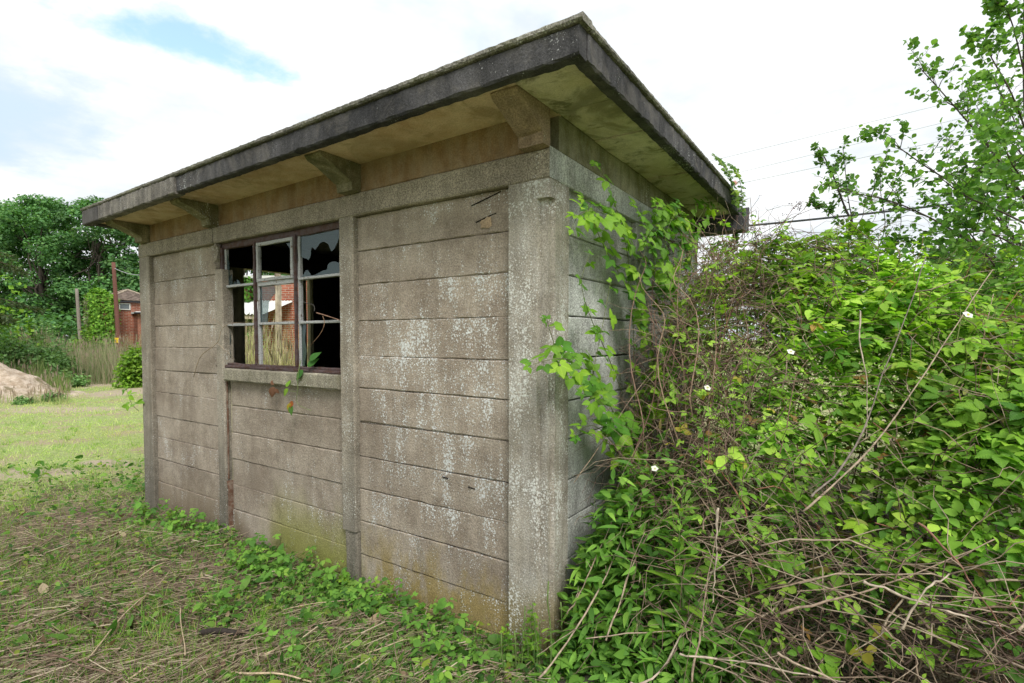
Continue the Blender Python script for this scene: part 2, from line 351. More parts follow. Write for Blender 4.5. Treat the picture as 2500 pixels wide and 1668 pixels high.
def leafmat(name, trans=0.35, rough=0.55, veins=False, objrand=False, gain=(1.16, 1.30, 0.95)):
    m, t = newmat(name)
    c = nd(t, 'ShaderNodeAttribute', attribute_name='Col').outputs[0]
    c = mix(t, 1.0, c, gain, 'MULTIPLY')
    bump = None
    if objrand:
        r = nd(t, 'ShaderNodeObjectInfo').outputs['Random']
        c = mix(t, 1.0, c, mix(t, r, (0.45, 0.60, 0.6), (1.35, 1.15, 0.9)), 'MULTIPLY')
    if veins:
        uv = nd(t, 'ShaderNodeUVMap').outputs[0]; s = nd(t, 'ShaderNodeSeparateXYZ', {0: uv})
        av = mth(t, 'ABSOLUTE', s.outputs[1])
        ph = mth(t, 'SUBTRACT', mth(t, 'MULTIPLY', s.outputs[0], 8.0), mth(t, 'MULTIPLY', av, 6.0))
        saw = mth(t, 'ABSOLUTE', mth(t, 'SUBTRACT', mth(t, 'FRACT', ph), 0.5))
        vein = mth(t, 'MAXIMUM', mrange(t, saw, 0.0, 0.10, 1.0, 0.0), mrange(t, av, 0.0, 0.04, 1.0, 0.0))
        c = mix(t, mth(t, 'MULTIPLY', vein, 0.30), c, mix(t, 1.0, c, (1.9, 1.6, 1.5), 'MULTIPLY'))
        bump = mth(t, 'MULTIPLY', saw, 1.0)
    p = nd(t, 'ShaderNodeBsdfPrincipled', {'Base Color': c, 'Roughness': rough, 'Specular IOR Level': 0.22})
    if bump is not None:
        b = nd(t, 'ShaderNodeBump', {'Height': bump, 'Strength': 0.5, 'Distance': 0.004}); t.links.new(b.outputs[0], p.inputs['Normal'])
    tl = nd(t, 'ShaderNodeBsdfTranslucent', {'Color': mix(t, 1.0, c, (1.30, 1.50, 0.55), 'MULTIPLY')})
    mx = nd(t, 'ShaderNodeMixShader', {0: trans, 1: p.outputs[0], 2: tl.outputs[0]})
    t.links.new(mx.outputs[0], nd(t, 'ShaderNodeOutputMaterial').inputs[0])
    return m
M['leaf'] = leafmat('green_leaf', 0.40, 0.68)
M['leafnear'] = leafmat('bramble_leaf', 0.38, 0.45, True, True)
M['farleaf'] = leafmat('tree_leaf', 0.32, 0.6, gain=(1.10, 1.30, 1.15))
M['petal'] = leafmat('petal', 0.3, 0.6, gain=(1.0, 1.0, 1.0))
M['straw'] = leafmat('dry_stalk', 0.28, 0.8, gain=(1.0, 1.0, 1.0))
def stemmat(name, rough=0.8):
    m, t = newmat(name)
    c = nd(t, 'ShaderNodeAttribute', attribute_name='Col').outputs[0]
    pos = nd(t, 'ShaderNodeNewGeometry').outputs['Position']
    nn = noise(t, pos, 45, 5, 0.65)
    finish(t, scalec(t, c, mrange(t, nn, 0.25, 0.75, 0.55, 1.4)), rough, nn, 0.35, 0.004)
    return m
M['stem'] = stemmat('plant_stem')
#@@HUT
# ------------------------------------------------------------------ the hut
GZ = -0.09                                                        # general ground level
def sag(x, y, z):
    return (x, y, z - 0.045 * min(1.0, max(0.0, -x / 4.85)) * min(1.0, max(0.0, (z - 2.45) / 0.28)))
hut = empty('concrete_hut', (0, 0, GZ), 'derelict grey concrete panel hut with flat overhanging roof and broken window', 'hut')
class Sub:                                                        # helper: children keep world coordinates
    pass
def hold(o, parent=None):
    o.parent = parent or hut
    o.matrix_parent_inverse = Matrix.Translation((0, 0, -GZ))
    if parent is not None and parent is not hut: o.matrix_parent_inverse = Matrix.Identity(4)
    return o
def hb(name, x0, x1, y0, y1, z0, z1, m, parent=None, **kw):
    return hold(box(name, x0, x1, y0, y1, z0, z1, M[m], None, **kw), parent)

sd = 0
def plank_run_x(x0, x1, joints, yface, m='plank'):
    global sd
    for i in range(len(joints) - 1):
        sd += 1; R_ = random.Random(sd)
        zt, zb = joints[i], joints[i + 1]
        g = R_.choice([0.0015, 0.002, 0.003, 0.006]); o = R_.uniform(-0.004, 0.006)
        tilt = R_.uniform(-0.006, 0.006)
        hb('plank', x0, x1, yface - o, yface + 0.05, zb + g, zt - 0.0015, m, axis=0, ch=R_.uniform(0.003, 0.007), nseg=20, jit=0.0014, seed=sd,
           xf=lambda x, y, z, a=x0, b=x1, tl=tilt: (x, y, z + tl * ((x - a) / (b - a) - 0.5)))
        if i < len(joints) - 2: hb('plank_tongue', x0 + 0.004, x1 - 0.004, yface + 0.0125, yface + 0.046, zb - 0.02, zb + 0.02, m, axis=0, ch=0.001)
def plank_run_y(y0, y1, joints, xface, m='side'):
    global sd
    for i in range(len(joints) - 1):
        sd += 1; R_ = random.Random(sd)
        zt, zb = joints[i], joints[i + 1]; g = R_.choice([0.002, 0.004, 0.006]); o = R_.uniform(-0.004, 0.006)
        hb('plank', xface - 0.05, xface + o, y0, y1, zb + g, zt - 0.0015, m, axis=1, ch=0.006, nseg=8, jit=0.0012, seed=sd)

YF = 0.045                                                        # plank face behind the post face
JL = [2.425, 2.172, 1.950, 1.735, 1.530, 1.302, 1.085, 0.847, 0.634, 0.414, 0.185, GZ - 0.15]
JM = [1.262, 1.046, 0.818, 0.592, 0.370, 0.158, -0.06, -0.25]
JR = [2.425, 2.198, 1.973, 1.733, 1.495, 1.279, 1.047, 0.815, 0.594, 0.373, 0.141, -0.06, -0.25]
JS = [2.44, 2.182, 1.964, 1.737, 1.50, 1.262, 1.045, 0.815, 0.59, 0.365, 0.14, -0.08, -0.25]
plank_run_x(-4.53, -3.285, JL, YF)
plank_run_x(-3.13, -1.646, JM, YF)
plank_run_x(-1.50, -0.252, JR, YF)
plank_run_y(0.212, 1.22, JS, -0.035)
plank_run_y(1.44, 2.65, JS, -0.035)
# a chipped patch and slits in the top plank of the wide bay
for (x0, x1, z0, z1) in ((-0.53, -0.33, 2.362, 2.367), (-0.50, -0.36, 2.265, 2.270), (-0.56, -0.51, 0.749, 0.755), (-0.76, -0.715, 0.779, 0.785)):
    hb('crack', x0, x1, YF - 0.0078, YF - 0.002, z0, z1, 'inside', ch=0.001, nseg=7, jit=0.0012, seed=int(z0 * 100), xf=lambda x, y, z, a=x0: (x, y, z + 0.25 * (x - a) * (1 if z > 2 else -0.3)))
s = Soup(); R_ = np.random.default_rng(3)
th = np.linspace(0, 2 * math.pi, 14)[:-1]; rr_ = R_.uniform(0.6, 1.1, 13)
ring = np.stack([-0.425 + 0.055 * rr_ * np.cos(th), np.full(13, YF - 0.0085), 2.255 + 0.038 * rr_ * np.sin(th)], 1)
s.add(np.vstack([ring, [[-0.425, YF - 0.0095, 2.255]]]), [[i, (i + 1) % 13, 13] for i in range(13)], (0.3, 0.24, 0.17))
M['chip'] = concrete('fresh_chipped_concrete', (0.30, 0.22, 0.145), (0.42, 0.33, 0.23), 0.0, grain=0.6)
hold(s.obj('chipped_patch', M['chip'], None, False))

# posts
hb('post', -4.745, -4.53, 0.0, 0.10, GZ - 0.2, 2.425, 'post', nseg=12, jit=0.0012, seed=5, ch=0.008)
hb('post', -3.285, -3.165, 0.0, 0.10, GZ - 0.2, 2.20, 'post', nseg=14, jit=0.002, seed=6, ch=0.010)
hb('broken_post_edge', -3.163, -3.135, 0.012, 0.085, GZ - 0.2, 0.40, 'rustwood', nseg=8, jit=0.003, seed=7)
hb('rusty_reinforcement', -3.160, -3.148, 0.016, 0.028, 0.42, 1.36, 'rustwood', nseg=10, jit=0.0012, seed=8, ch=0.003)
hb('broken_post_edge', -3.163, -3.132, 0.055, 0.10, 0.35, 1.36, 'mossy', nseg=8, jit=0.002, seed=9)
hb('broken_post_edge', -3.285, -3.25, 0.004, 0.10, 2.185, 2.42, 'post', nseg=6, jit=0.008, seed=10)
hb('rusty_reinforcement', -3.245, -3.233, 0.03, 0.042, 2.15, 2.42, 'rust', nseg=4, jit=0.003, seed=11, ch=0.003)
hb('rusty_reinforcement', -3.215, -3.205, 0.05, 0.06, 2.12, 2.42, 'rust', nseg=4, jit=0.004, seed=12, ch=0.003)
hb('post', -1.644, -1.502, 0.0, 0.10, 0.30, 2.425, 'post', nseg=16, jit=0.0013, seed=13, ch=0.008)
hb('broken_post_edge', -1.628, -1.506, 0.012, 0.10, GZ - 0.2, 0.297, 'post', nseg=5, jit=0.003, seed=14, ch=0.012)
cp = [(-0.25, 0), (-0.076, 0), (-0.070, 0.030), (-0.026, 0.030), (-0.026, 0.054), (0, 0.060), (0, 0.21), (-0.06, 0.21), (-0.25, 0.10)]
me = prism(cp, 2, GZ - 0.25, 2.33, 18, 0.0009, 21); o = hold(link('corner_post', me, None, M['corner']))
cp2 = [(-0.25, 0), (-0.008, 0), (0, 0.008), (0, 0.21), (-0.06, 0.21), (-0.25, 0.10)]
o = hold(link('corner_post', prism(cp2, 2, 2.3303, 2.425, 2, 0.0009, 22), None, M['corner']))
hb('post', -0.10, 0.0, 1.222, 1.438, GZ - 0.2, 2.425, 'side', nseg=10, jit=0.001, seed=15)
hb('post', -0.10, 0.0, 2.652, 2.85, GZ - 0.2, 2.425, 'side', nseg=10, jit=0.001, seed=16)

# lintels, frieze
hb('lintel', -4.745, -3.302, -0.004, 0.12, 2.4265, 2.575, 'lintel', nseg=12, jit=0.0012, seed=31, ch=0.008, xf=sag)
hb('lintel', -3.298, -0.001, -0.002, 0.12, 2.4265, 2.577, 'lintel', nseg=24, jit=0.0012, seed=32, ch=0.008, xf=sag)
hb('lintel', -0.10, 0.003, 0.1215, 2.85, 2.4265, 2.585, 'side', nseg=16, jit=0.0012, seed=33, ch=0.006)
hb('lintel', -0.0005, 0.002, -0.001, 0.1205, 2.428, 2.583, 'side', ch=0.0005)
for k, (a, b) in enumerate(((-4.735, -3.30), (-3.30, -1.48), (-1.48, -0.15))):
    hb('frieze_panel', a + 0.002, b - 0.002, 0.010, 0.10, 2.579, 2.80, 'frieze', nseg=8, jit=0.0008, seed=40 + k, xf=sag)
for k, (a, b) in enumerate(((0.102, 0.95), (0.95, 1.90), (1.90, 2.85))):
    hb('frieze_panel', -0.09, -0.006, a + 0.002, b - 0.002, 2.587, 2.80, 'friezeside', nseg=6, jit=0.0008, seed=50 + k)
# brackets under the eave
def bracket(x0, x1, m, seed):
    pr = [(0.009, 2.578), (-0.062, 2.580), (-0.066, 2.632), (-0.085, 2.640), (-0.215, 2.712), (-0.285, 2.735), (-0.300, 2.757), (-0.300, 2.768), (0.009, 2.768)]
    return hold(link('bracket', prism(pr, 0, x0, x1, 3, 0.0025, seed, sag), None, M[m]))
bracket(-0.148, -0.0015, 'bracketwarm', 61); bracket(-1.575, -1.425, 'bracket', 62); bracket(-3.36, -3.215, 'bracket', 63); bracket(-4.66, -4.51, 'bracket', 64)

# roof
roof = hold(box('roof', -4.83, 0.35, -0.385, 2.84, 2.785, 2.862, M['screed'], None, axis=0, nseg=8, xf=sag))
FJ = [-4.85, -4.47, -3.00, -1.52, 0.37]
for k in range(4):
    hold(box('fascia_panel', FJ[k] + 0.003, FJ[k + 1] - 0.003, -0.41 - (0.014 if k < 2 else 0), -0.345, 2.745 - (0.010 if k < 2 else 0), 2.866, M['fascialight' if k == 1 else 'fascia'], None, axis=0, ch=0.008, nseg=44, jit=0.0019, seed=70 + k, xf=sag), roof)
SJ = [-0.343, 0.75, 1.85, 2.85]
for k in range(3):
    hold(box('fascia_panel', 0.305, 0.37, SJ[k] + 0.002, SJ[k + 1] - 0.002, 2.745, 2.866, M['fascia'], None, axis=1, ch=0.008, nseg=34, jit=0.0019, seed=80 + k), roof)
hold(box('fascia_panel', -4.85, -4.79, -0.343, 2.85, 2.745, 2.866, M['fascia'], None, axis=1, ch=0.007, nseg=6, jit=0.001, seed=86, xf=sag), roof)
hold(box('roof_edging', -4.868, 0.388, -0.428, -0.33, 2.868, 2.897, M['screed'], None, axis=0, ch=0.008, nseg=240, jit=0.0012, seed=90, xf=sag), roof)
hold(box('roof_edging', 0.30, 0.388, -0.329, 2.87, 2.868, 2.896, M['screed'], None, axis=1, ch=0.008, nseg=150, jit=0.0012, seed=91), roof)
hold(box('roof_edging', -4.868, -4.79, -0.329, 2.87, 2.868, 2.896, M['screed'], None, axis=1, ch=0.008, nseg=60, jit=0.003, seed=92, xf=sag), roof)
PJ = [-4.79, -4.40, -2.95, -1.47, 0.0]
for k in range(4):
    hold(box('soffit_panel', PJ[k] + 0.002, PJ[k + 1] - 0.002, -0.344, 0.12, 2.768, 2.784, M['soffit'], None, axis=0, ch=0.003, nseg=6, jit=0.001, seed=100 + k, xf=sag), roof)
QJ = [-0.344, 0.07, 0.52, 0.96, 1.40, 1.86, 2.32, 2.84]
for k in range(7):
    hold(box('soffit_panel', 0.002, 0.304, QJ[k] + 0.007, QJ[k + 1] - 0.007, 2.762 + 0.005 * (k % 2), 2.784, M['soffitside'], None, axis=1, ch=0.004, nseg=4, jit=0.001, seed=110 + k), roof)
for k in range(1, 7):  # added dark strips paint the shade inside the soffit gaps
    hold(box('soffit_gap_shade', 0.004, 0.30, QJ[k] - 0.006, QJ[k] + 0.006, 2.771, 2.783, M['inside'], None, axis=0, ch=0.001), roof)
for k in range(1, 4):  # the same painted shade in the front gaps
    hold(box('soffit_gap_shade', PJ[k] - 0.0015, PJ[k] + 0.0015, -0.34, 0.1, 2.774, 2.7835, M['inside'], None, axis=1, ch=0.0004, xf=sag), roof)
# concrete gutter along the back eave, its end open to the side
gp = [(2.875, 2.62), (3.13, 2.63), (3.16, 2.865), (3.12, 2.865), (3.095, 2.70), (2.925, 2.70), (2.90, 2.80), (2.875, 2.80)]
me = prism(gp, 0, -4.85, 0.40, 12, 0.002, 120)
hold(link('gutter', me, None, M['fascia']), roof)

# window: rusty steel frame, broken panes
WX0, WX1, WZ0, WZ1 = -3.235, -1.652, 1.395, 2.425
win = hold(box('window', WX0, WX1 + 0.006, 0.035, 0.075, WZ0 - 0.022, WZ0 + 0.012, M['rust'], None, axis=0, ch=0.006, nseg=16, jit=0.002, seed=130))
def wp(name, x0, x1, y0, y1, z0, z1, m, **kw):
    return hold(box(name, x0, x1, y0, y1, z0, z1, M[m], None, **kw), win)
win.location.x = 0
wp('sill_flange', -3.30, WX1 + 0.004, 0.012, 0.034, WZ0 - 0.028, WZ0 - 0.006, 'rust', nseg=16, jit=0.0025, seed=131)
wp('frame_head', WX0, WX1, 0.045, 0.075, 2.372, 2.4255, 'rust', nseg=12, jit=0.003, seed=132)
def upright(x, z0, z1, seed):
    wp('mullion', x - 0.020, x + 0.002, 0.030, 0.052, z0, z1, 'rust', nseg=12, jit=0.001, seed=seed, ch=0.003)
    wp('mullion', x + 0.003, x + 0.030, 0.050, 0.076, z0, z1, 'flakypaint', nseg=12, jit=0.001, seed=seed + 1, ch=0.003)
upright(-3.215, 1.408, 2.385, 140); upright(-2.725, 1.408, 2.385, 142); upright(-2.185, 1.408, 2.385, 144)
def rail(x0, x1, z, seed, h=0.020):
    wp('transom', x0, x1, 0.038, 0.070, z, z + h, 'flakypaint', nseg=5, jit=0.001, seed=seed, ch=0.003)
for z_, sd_ in ((2.046, 150), (1.722, 154)):
    rail(-3.184, -2.746, z_, sd_); rail(-2.154, WX1, z_ + 0.002, sd_ + 2)
rail(-2.694, -2.206, 1.724, 158)
rail(-2.694, -2.206, 2.030, 159, 0.034)
# tilted vent casement of the middle bay
for nm, a in (('casement_rail', (-2.690, -2.212, 0.026, 0.050, 2.066, 2.090)), ('casement_rail', (-2.690, -2.212, 0.026, 0.050, 2.345, 2.372)),
              ('casement_stile', (-2.690, -2.662, 0.024, 0.048, 2.091, 2.344)), ('casement_stile', (-2.236, -2.212, 0.024, 0.048, 2.091, 2.344))):
    wp(nm, *a, 'flakypaint', nseg=5, jit=0.001, seed=int(-a[0] * 100 + a[4] * 10), ch=0.003)
# broken glass
def shard(poly):
    p = np.array(poly, float); n = len(p); s = Soup()
    f = [np.c_[p[:, 0], np.full(n, 0.058), p[:, 1]], np.c_[p[:, 0], np.full(n, 0.061), p[:, 1]]]
    me = bpy.data.meshes.new('glass_shard')
    me.from_pydata(np.vstack(f).tolist(), [], [tuple(range(n)), tuple(range(2 * n - 1, n - 1, -1))] + [(i, i + n, (i + 1) % n + n, (i + 1) % n) for i in range(n)])
    return hold(link('glass_shard', me, None, M['glass']), win)
shard([(-2.154, 2.372), (-1.70, 2.372), (-1.72, 2.30), (-1.765, 2.245), (-1.80, 2.23), (-1.835, 2.285), (-1.88, 2.305), (-1.925, 2.30), (-1.985, 2.255), (-2.005, 2.275), (-2.025, 2.275), (-2.04, 2.21), (-2.06, 2.19), (-2.085, 2.20), (-2.154, 2.22)])
shard([(-1.66, 2.372), (-1.69, 2.372), (-1.69, 2.35), (-1.66, 2.33)])
shard([(-2.154, 2.068), (-1.652, 2.068), (-1.652, 2.17), (-1.672, 2.185), (-1.695, 2.16), (-1.70, 2.135), (-1.76, 2.155), (-1.805, 2.155), (-1.84, 2.14), (-1.85, 2.105), (-1.90, 2.10), (-1.955, 2.085), (-2.0, 2.075), (-2.03, 2.075), (-2.07, 2.115), (-2.09, 2.12), (-2.13, 2.085)])
shard([(-3.184, 2.068), (-3.05, 2.068), (-3.07, 2.10), (-3.10, 2.068), (-3.12, 2.16), (-3.15, 2.13), (-3.155, 2.25), (-3.184, 2.33)])
shard([(-3.04, 2.068), (-2.98, 2.068), (-3.01, 2.10), (-3.035, 2.11)])
shard([(-2.746, 2.36), (-2.80, 2.36), (-2.775, 2.33), (-2.765, 2.22), (-2.775, 2.19), (-2.746, 2.16)])
shard([(-2.236, 2.344), (-2.34, 2.344), (-2.29, 2.30), (-2.28, 2.275), (-2.236, 2.25)])
shard([(-2.694, 2.03), (-2.50, 2.03), (-2.485, 1.97), (-2.52, 1.95), (-2.58, 1.90), (-2.60, 1.745), (-2.694, 1.745)])
shard([(-2.154, 1.722), (-2.10, 1.722), (-2.12, 1.60), (-2.10, 1.52), (-2.13, 1.41), (-2.154, 1.41)])
shard([(-1.652, 1.95), (-1.675, 1.93), (-1.69, 1.90), (-1.675, 1.875), (-1.695, 1.85), (-1.665, 1.82), (-1.652, 1.76)])
shard([(-3.184, 1.722), (-3.165, 1.69), (-3.15, 1.60), (-3.17, 1.55), (-3.155, 1.47), (-3.184, 1.41)])
hb('sill', -3.128, -1.648, -0.022, 0.10, 1.262, 1.366, 'sill', nseg=18, jit=0.0018, seed=160, ch=0.010)

# inside
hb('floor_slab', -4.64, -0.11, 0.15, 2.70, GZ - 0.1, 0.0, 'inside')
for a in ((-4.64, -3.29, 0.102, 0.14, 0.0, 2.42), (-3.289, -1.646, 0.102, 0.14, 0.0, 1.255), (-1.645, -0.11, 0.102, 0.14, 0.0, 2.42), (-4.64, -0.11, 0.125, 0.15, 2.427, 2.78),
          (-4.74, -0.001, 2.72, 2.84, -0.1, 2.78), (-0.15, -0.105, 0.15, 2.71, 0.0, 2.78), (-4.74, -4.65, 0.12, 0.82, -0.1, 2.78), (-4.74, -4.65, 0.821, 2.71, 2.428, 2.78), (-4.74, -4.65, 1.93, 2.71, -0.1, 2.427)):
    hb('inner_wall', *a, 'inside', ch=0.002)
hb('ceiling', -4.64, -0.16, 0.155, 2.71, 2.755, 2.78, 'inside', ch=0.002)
hb('door_post', -4.70, -4.60, 0.83, 1.00, 0.0, 2.425, 'mossy', nseg=8, jit=0.002, seed=170)
hb('door_post', -4.69, -4.62, 1.765, 1.825, 0.0, 2.425, 'mossy', nseg=8, jit=0.001, seed=172)
hb('door_post', -4.69, -4.62, 1.880, 1.895, 0.0, 2.425, 'mossy', nseg=8, jit=0.001, seed=173)
hb('door_post', -4.69, -4.62, 1.912, 1.929, 0.0, 2.425, 'mossy', nseg=8, jit=0.001, seed=174)
hb('door_head', -4.735, -4.61, 0.83, 1.93, 2.4255, 2.427, 'mossy', ch=0.0004)
#@@GROUND
# ------------------------------------------------------------------ leaf shapes and scatter helpers
def leaf_tpl(nseg, peak=0.42, width=0.36, fold=0.12, droop=0.18, serr=0.0, point=1.0):
    v = [(0, 0, 0)]; f = []; uv = [(0, 0)]
    for i in range(1, nseg):
        u = i / nseg
        wd = width * (math.sin(math.pi * u ** (math.log(0.5) / math.log(peak))) ** 0.85) * (1 - 0.25 * max(0, u - 0.6) * point)
        if serr: wd *= 1 + serr * (1 if i % 2 else -1)
        zz = -droop * u * u
        xs = u - (0.05 if serr and i % 2 else 0)
        for sgn in (-1, 0, 1):
            v.append((u if sgn == 0 else xs, sgn * wd, zz + (fold * wd if sgn else 0))); uv.append((u, sgn * wd))
    v.append((1, 0, -droop)); uv.append((1, 0)); last = len(v) - 1
    f += [(0, 2, 1), (0, 3, 2)]
    for i in range(nseg - 2):
        a = 1 + i * 3; b = a + 3
        f += [(a, a + 1, b + 1), (a, b + 1, b), (a + 1, a + 2, b + 2), (a + 1, b + 2, b + 1)]
    a = 1 + (nseg - 2) * 3
    f += [(a, a + 1, last), (a + 1, a + 2, last)]
    return np.array(v, float), np.array(f, int), np.array(uv, float)
T_BR = leaf_tpl(4, 0.40, 0.31, 0.16, 0.22, 0.0, 1.2); T_BRN = leaf_tpl(16, 0.40, 0.33, 0.18, 0.24, 0.075, 1.6); T_OVAL = leaf_tpl(4, 0.55, 0.34, 0.1, 0.1)
T_NAR = leaf_tpl(5, 0.40, 0.13, 0.2, 0.35); T_NET = leaf_tpl(14, 0.33, 0.34, 0.15, 0.30, 0.10); T_ROUND = leaf_tpl(5, 0.58, 0.42, 0.12, 0.12)
T_QUAD = (np.array([(0, 0, 0), (0.5, -0.38, 0.06), (1, 0, -0.1), (0.5, 0.38, 0.06)], float), np.array([(0, 1, 2), (0, 2, 3)]), np.zeros((4, 2)))
T_BLADE = (np.array([(-0.5, 0, 0), (0.5, 0, 0), (-0.35, 0.12, 0.5), (0.35, 0.12, 0.5), (0, 0.45, 1)], float), np.array([(0, 1, 3), (0, 3, 2), (2, 3, 4)]), np.zeros((5, 2)))
T_STRAW = (np.array([(0, -1, 0), (0, 1, 0), (0, 0, 1.6), (1, -0.8, 0.2), (1, 0.8, 0.2), (1, 0, 1.4)], float), np.array([(0, 3, 4), (0, 4, 1), (1, 4, 5), (1, 5, 2), (2, 5, 3), (2, 3, 0)]), np.zeros((6, 2)))

def unit(a): return a / (np.linalg.norm(a, axis=-1, keepdims=True) + 1e-9)
def basis(n, h):
    n = unit(n); h = unit(h - (h * n).sum(-1, keepdims=True) * n)
    return h, np.cross(n, h), n
def frame(n, h, s):
    a, b, c = basis(n, h)
    return np.stack([a, b, c], -1) * np.asarray(s, float).reshape(-1, 1, 1)
def rnddir(n, R_=None):
    return unit((R_ or rng).normal(0, 1, (n, 3)))
def compound(soup, tpl, P, n, h, size, col, spread=(0, 75, -75), scale=(1, 0.82, 0.82), off=0.10):
    """leaves of three or more leaflets on a short stalk"""
    h, b, n = basis(n, h); N = len(P); size = np.broadcast_to(size, (N,))
    for a, k in zip(spread, scale):
        a = math.radians(a); d = h * math.cos(a) + b * math.sin(a)
        nn = unit(n + 0.22 * rng.normal(0, 1, (N, 3)))
        soup.scatter(tpl, frame(nn, d, size * k * rng.uniform(0.9, 1.1, N)), P + d * (size * off)[:, None], col * rng.uniform(0.9, 1.1, (N, 1)))
def palette(n, cols, wts, jit=0.15, R_=None):
    R_ = R_ or rng
    cols = np.array(cols); i = R_.choice(len(cols), n, p=np.array(wts) / sum(wts)); j = R_.choice(len(cols), n, p=np.array(wts) / sum(wts))
    f = R_.uniform(0, 0.5, (n, 1))
    return (cols[i] * (1 - f) + cols[j] * f) * R_.uniform(1 - jit, 1 + jit, (n, 1))
def arc(a, b, lift=0.2, n=9, wob=0.02, R_=None):
    """a bent stalk from a to b"""
    R_ = R_ or rng; a = np.asarray(a, float); b = np.asarray(b, float)
    u = np.linspace(0, 1, n)[:, None]; p = a + (b - a) * u
    p = p + np.array([0, 0, 1.0]) * lift * 4 * u * (1 - u)
    L = np.linalg.norm(b - a)
    ph = R_.uniform(0, 6.28, 3); q = np.stack([np.sin(u[:, 0] * R_.uniform(4, 9) + ph[k]) * wob * L for k in range(3)], 1)
    return p + q * np.sin(u * math.pi) ** 0.5
def spline(pts, n=20):
    pts = np.asarray(pts, float); m = len(pts); u = np.linspace(0, m - 1, n); i = np.clip(u.astype(int), 0, m - 2); f = (u - i)[:, None]
    p0 = pts[np.clip(i - 1, 0, m - 1)]; p1 = pts[i]; p2 = pts[i + 1]; p3 = pts[np.clip(i + 2, 0, m - 1)]
    return 0.5 * (2 * p1 + (p2 - p0) * f + (2 * p0 - 5 * p1 + 4 * p2 - p3) * f ** 2 + (3 * p1 - p0 - 3 * p2 + p3) * f ** 3)

# ------------------------------------------------------------------ ground
def gz(x, y):
    x = np.asarray(x, float); y = np.asarray(y, float)
    v0, v1 = x - CAMP[0], y - CAMP[1]; dd = v0 * FW[0] + v1 * FW[1]; tt = (v0 * RT[0] + v1 * RT[1]) / np.maximum(dd, 0.5)
    dr = np.interp(tt, [-1.0, -0.90, -0.84, -0.6], [13.0, 14.0, 20.0, 20.0]); rs = np.clip((dd - dr) / 6.0, 0, 1) * (tt < -0.55) * np.clip((-0.55 - tt) / 0.1, 0, 1); rise = 0.60 * rs * rs * (3 - 2 * rs)
    return GZ + rise + 0.018 * np.sin(x * 1.7 + 0.6 * y) * np.sin(y * 2.1 - 0.4 * x) + 0.012 * np.sin(x * 4.3 + 1) * np.sin(y * 3.7)
def ground_material():
    m, t = newmat('rough_ground')
    pos = nd(t, 'ShaderNodeNewGeometry').outputs['Position']
    sp = nd(t, 'ShaderNodeSeparateXYZ', {0: pos})
    n1 = noise(t, pos, 1.3, 6, 0.6); n2 = noise(t, pos, 14, 6, 0.7); n3 = noise(t, mapping(t, pos, loc=(4, 2, 0)), 0.35, 5, 0.6)
    soil = mix(t, n2, (0.09, 0.068, 0.046), (0.23, 0.18, 0.125))
    grass = mix(t, mrange(t, n2, 0.3, 0.7), (0.21, 0.28, 0.085), (0.38, 0.43, 0.19))
    grass = mix(t, mrange(t, n1, 0.46, 0.62, 0, 0.85), grass, mix(t, n2, (0.27, 0.215, 0.135), (0.44, 0.37, 0.26)))
    def blob(x, y, rx, ry, rot=0.0):
        dx = mth(t, 'SUBTRACT', sp.outputs[0], x); dy = mth(t, 'SUBTRACT', sp.outputs[1], y)
        c, s_ = math.cos(rot), math.sin(rot)
        a = mth(t, 'DIVIDE', mth(t, 'ADD', mth(t, 'MULTIPLY', dx, c), mth(t, 'MULTIPLY', dy, s_)), rx)
        b = mth(t, 'DIVIDE', mth(t, 'SUBTRACT', mth(t, 'MULTIPLY', dy, c), mth(t, 'MULTIPLY', dx, s_)), ry)
        r = mth(t, 'SQRT', mth(t, 'ADD', mth(t, 'MULTIPLY', a, a), mth(t, 'MULTIPLY', b, b)))
        return mrange(t, mth(t, 'ADD', r, mth(t, 'MULTIPLY', mth(t, 'SUBTRACT', n1, 0.5), 1.8)), 0.6, 1.0, 1.0, 0.0)
    hutside = blob(-2.2, -0.9, 4.6, 3.0)
    col = mix(t, hutside, grass, soil)
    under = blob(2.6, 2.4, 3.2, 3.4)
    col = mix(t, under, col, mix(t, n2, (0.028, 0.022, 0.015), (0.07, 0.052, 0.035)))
    sand = mix(t, n2, (0.33, 0.26, 0.19), (0.50, 0.42, 0.33))
    a = math.atan2(FW[1], FW[0])
    for (x, y, rx, ry) in ((255, 935, 3.2, 1.6), (330, 955, 2.2, 1.2), (285, 1130, 0.22, 0.55), (60, 1155, 0.3, 0.9), (140, 1000, 0.7, 1.6)):
        p = onplane(x, y, 2, GZ)
        col = mix(t, mth(t, 'MULTIPLY', blob(p[0], p[1], rx, ry, a), 0.9), col, sand)
    finish(t, col, 0.95, mth(t, 'ADD', n2, noise(t, pos, 60, 5, 0.7)), 0.8, 0.03, 0.15)
    return m
rad = np.concatenate([[0.0], np.geomspace(0.4, 900, 110)]); ang = np.linspace(0, 2 * math.pi, 181)[:-1]
gx = CAMP[0] + rad[:, None] * np.cos(ang)[None]; gy = CAMP[1] + rad[:, None] * np.sin(ang)[None]
gv = np.stack([gx, gy, gz(gx, gy)], -1).reshape(-1, 3)
i = np.arange(len(rad) - 1)[:, None] * 180; j = np.arange(180)[None]; j2 = (j + 1) % 180
q = np.stack([i + j, i + 180 + j, i + 180 + j2, i + j2], -1).reshape(-1, 4)
s = Soup(); s.add(gv, np.concatenate([q[180:, [0, 1, 2]], q[180:, [0, 2, 3]], q[:180, [0, 1, 2]]]))
tag(s.obj('ground', ground_material()), kind='structure')

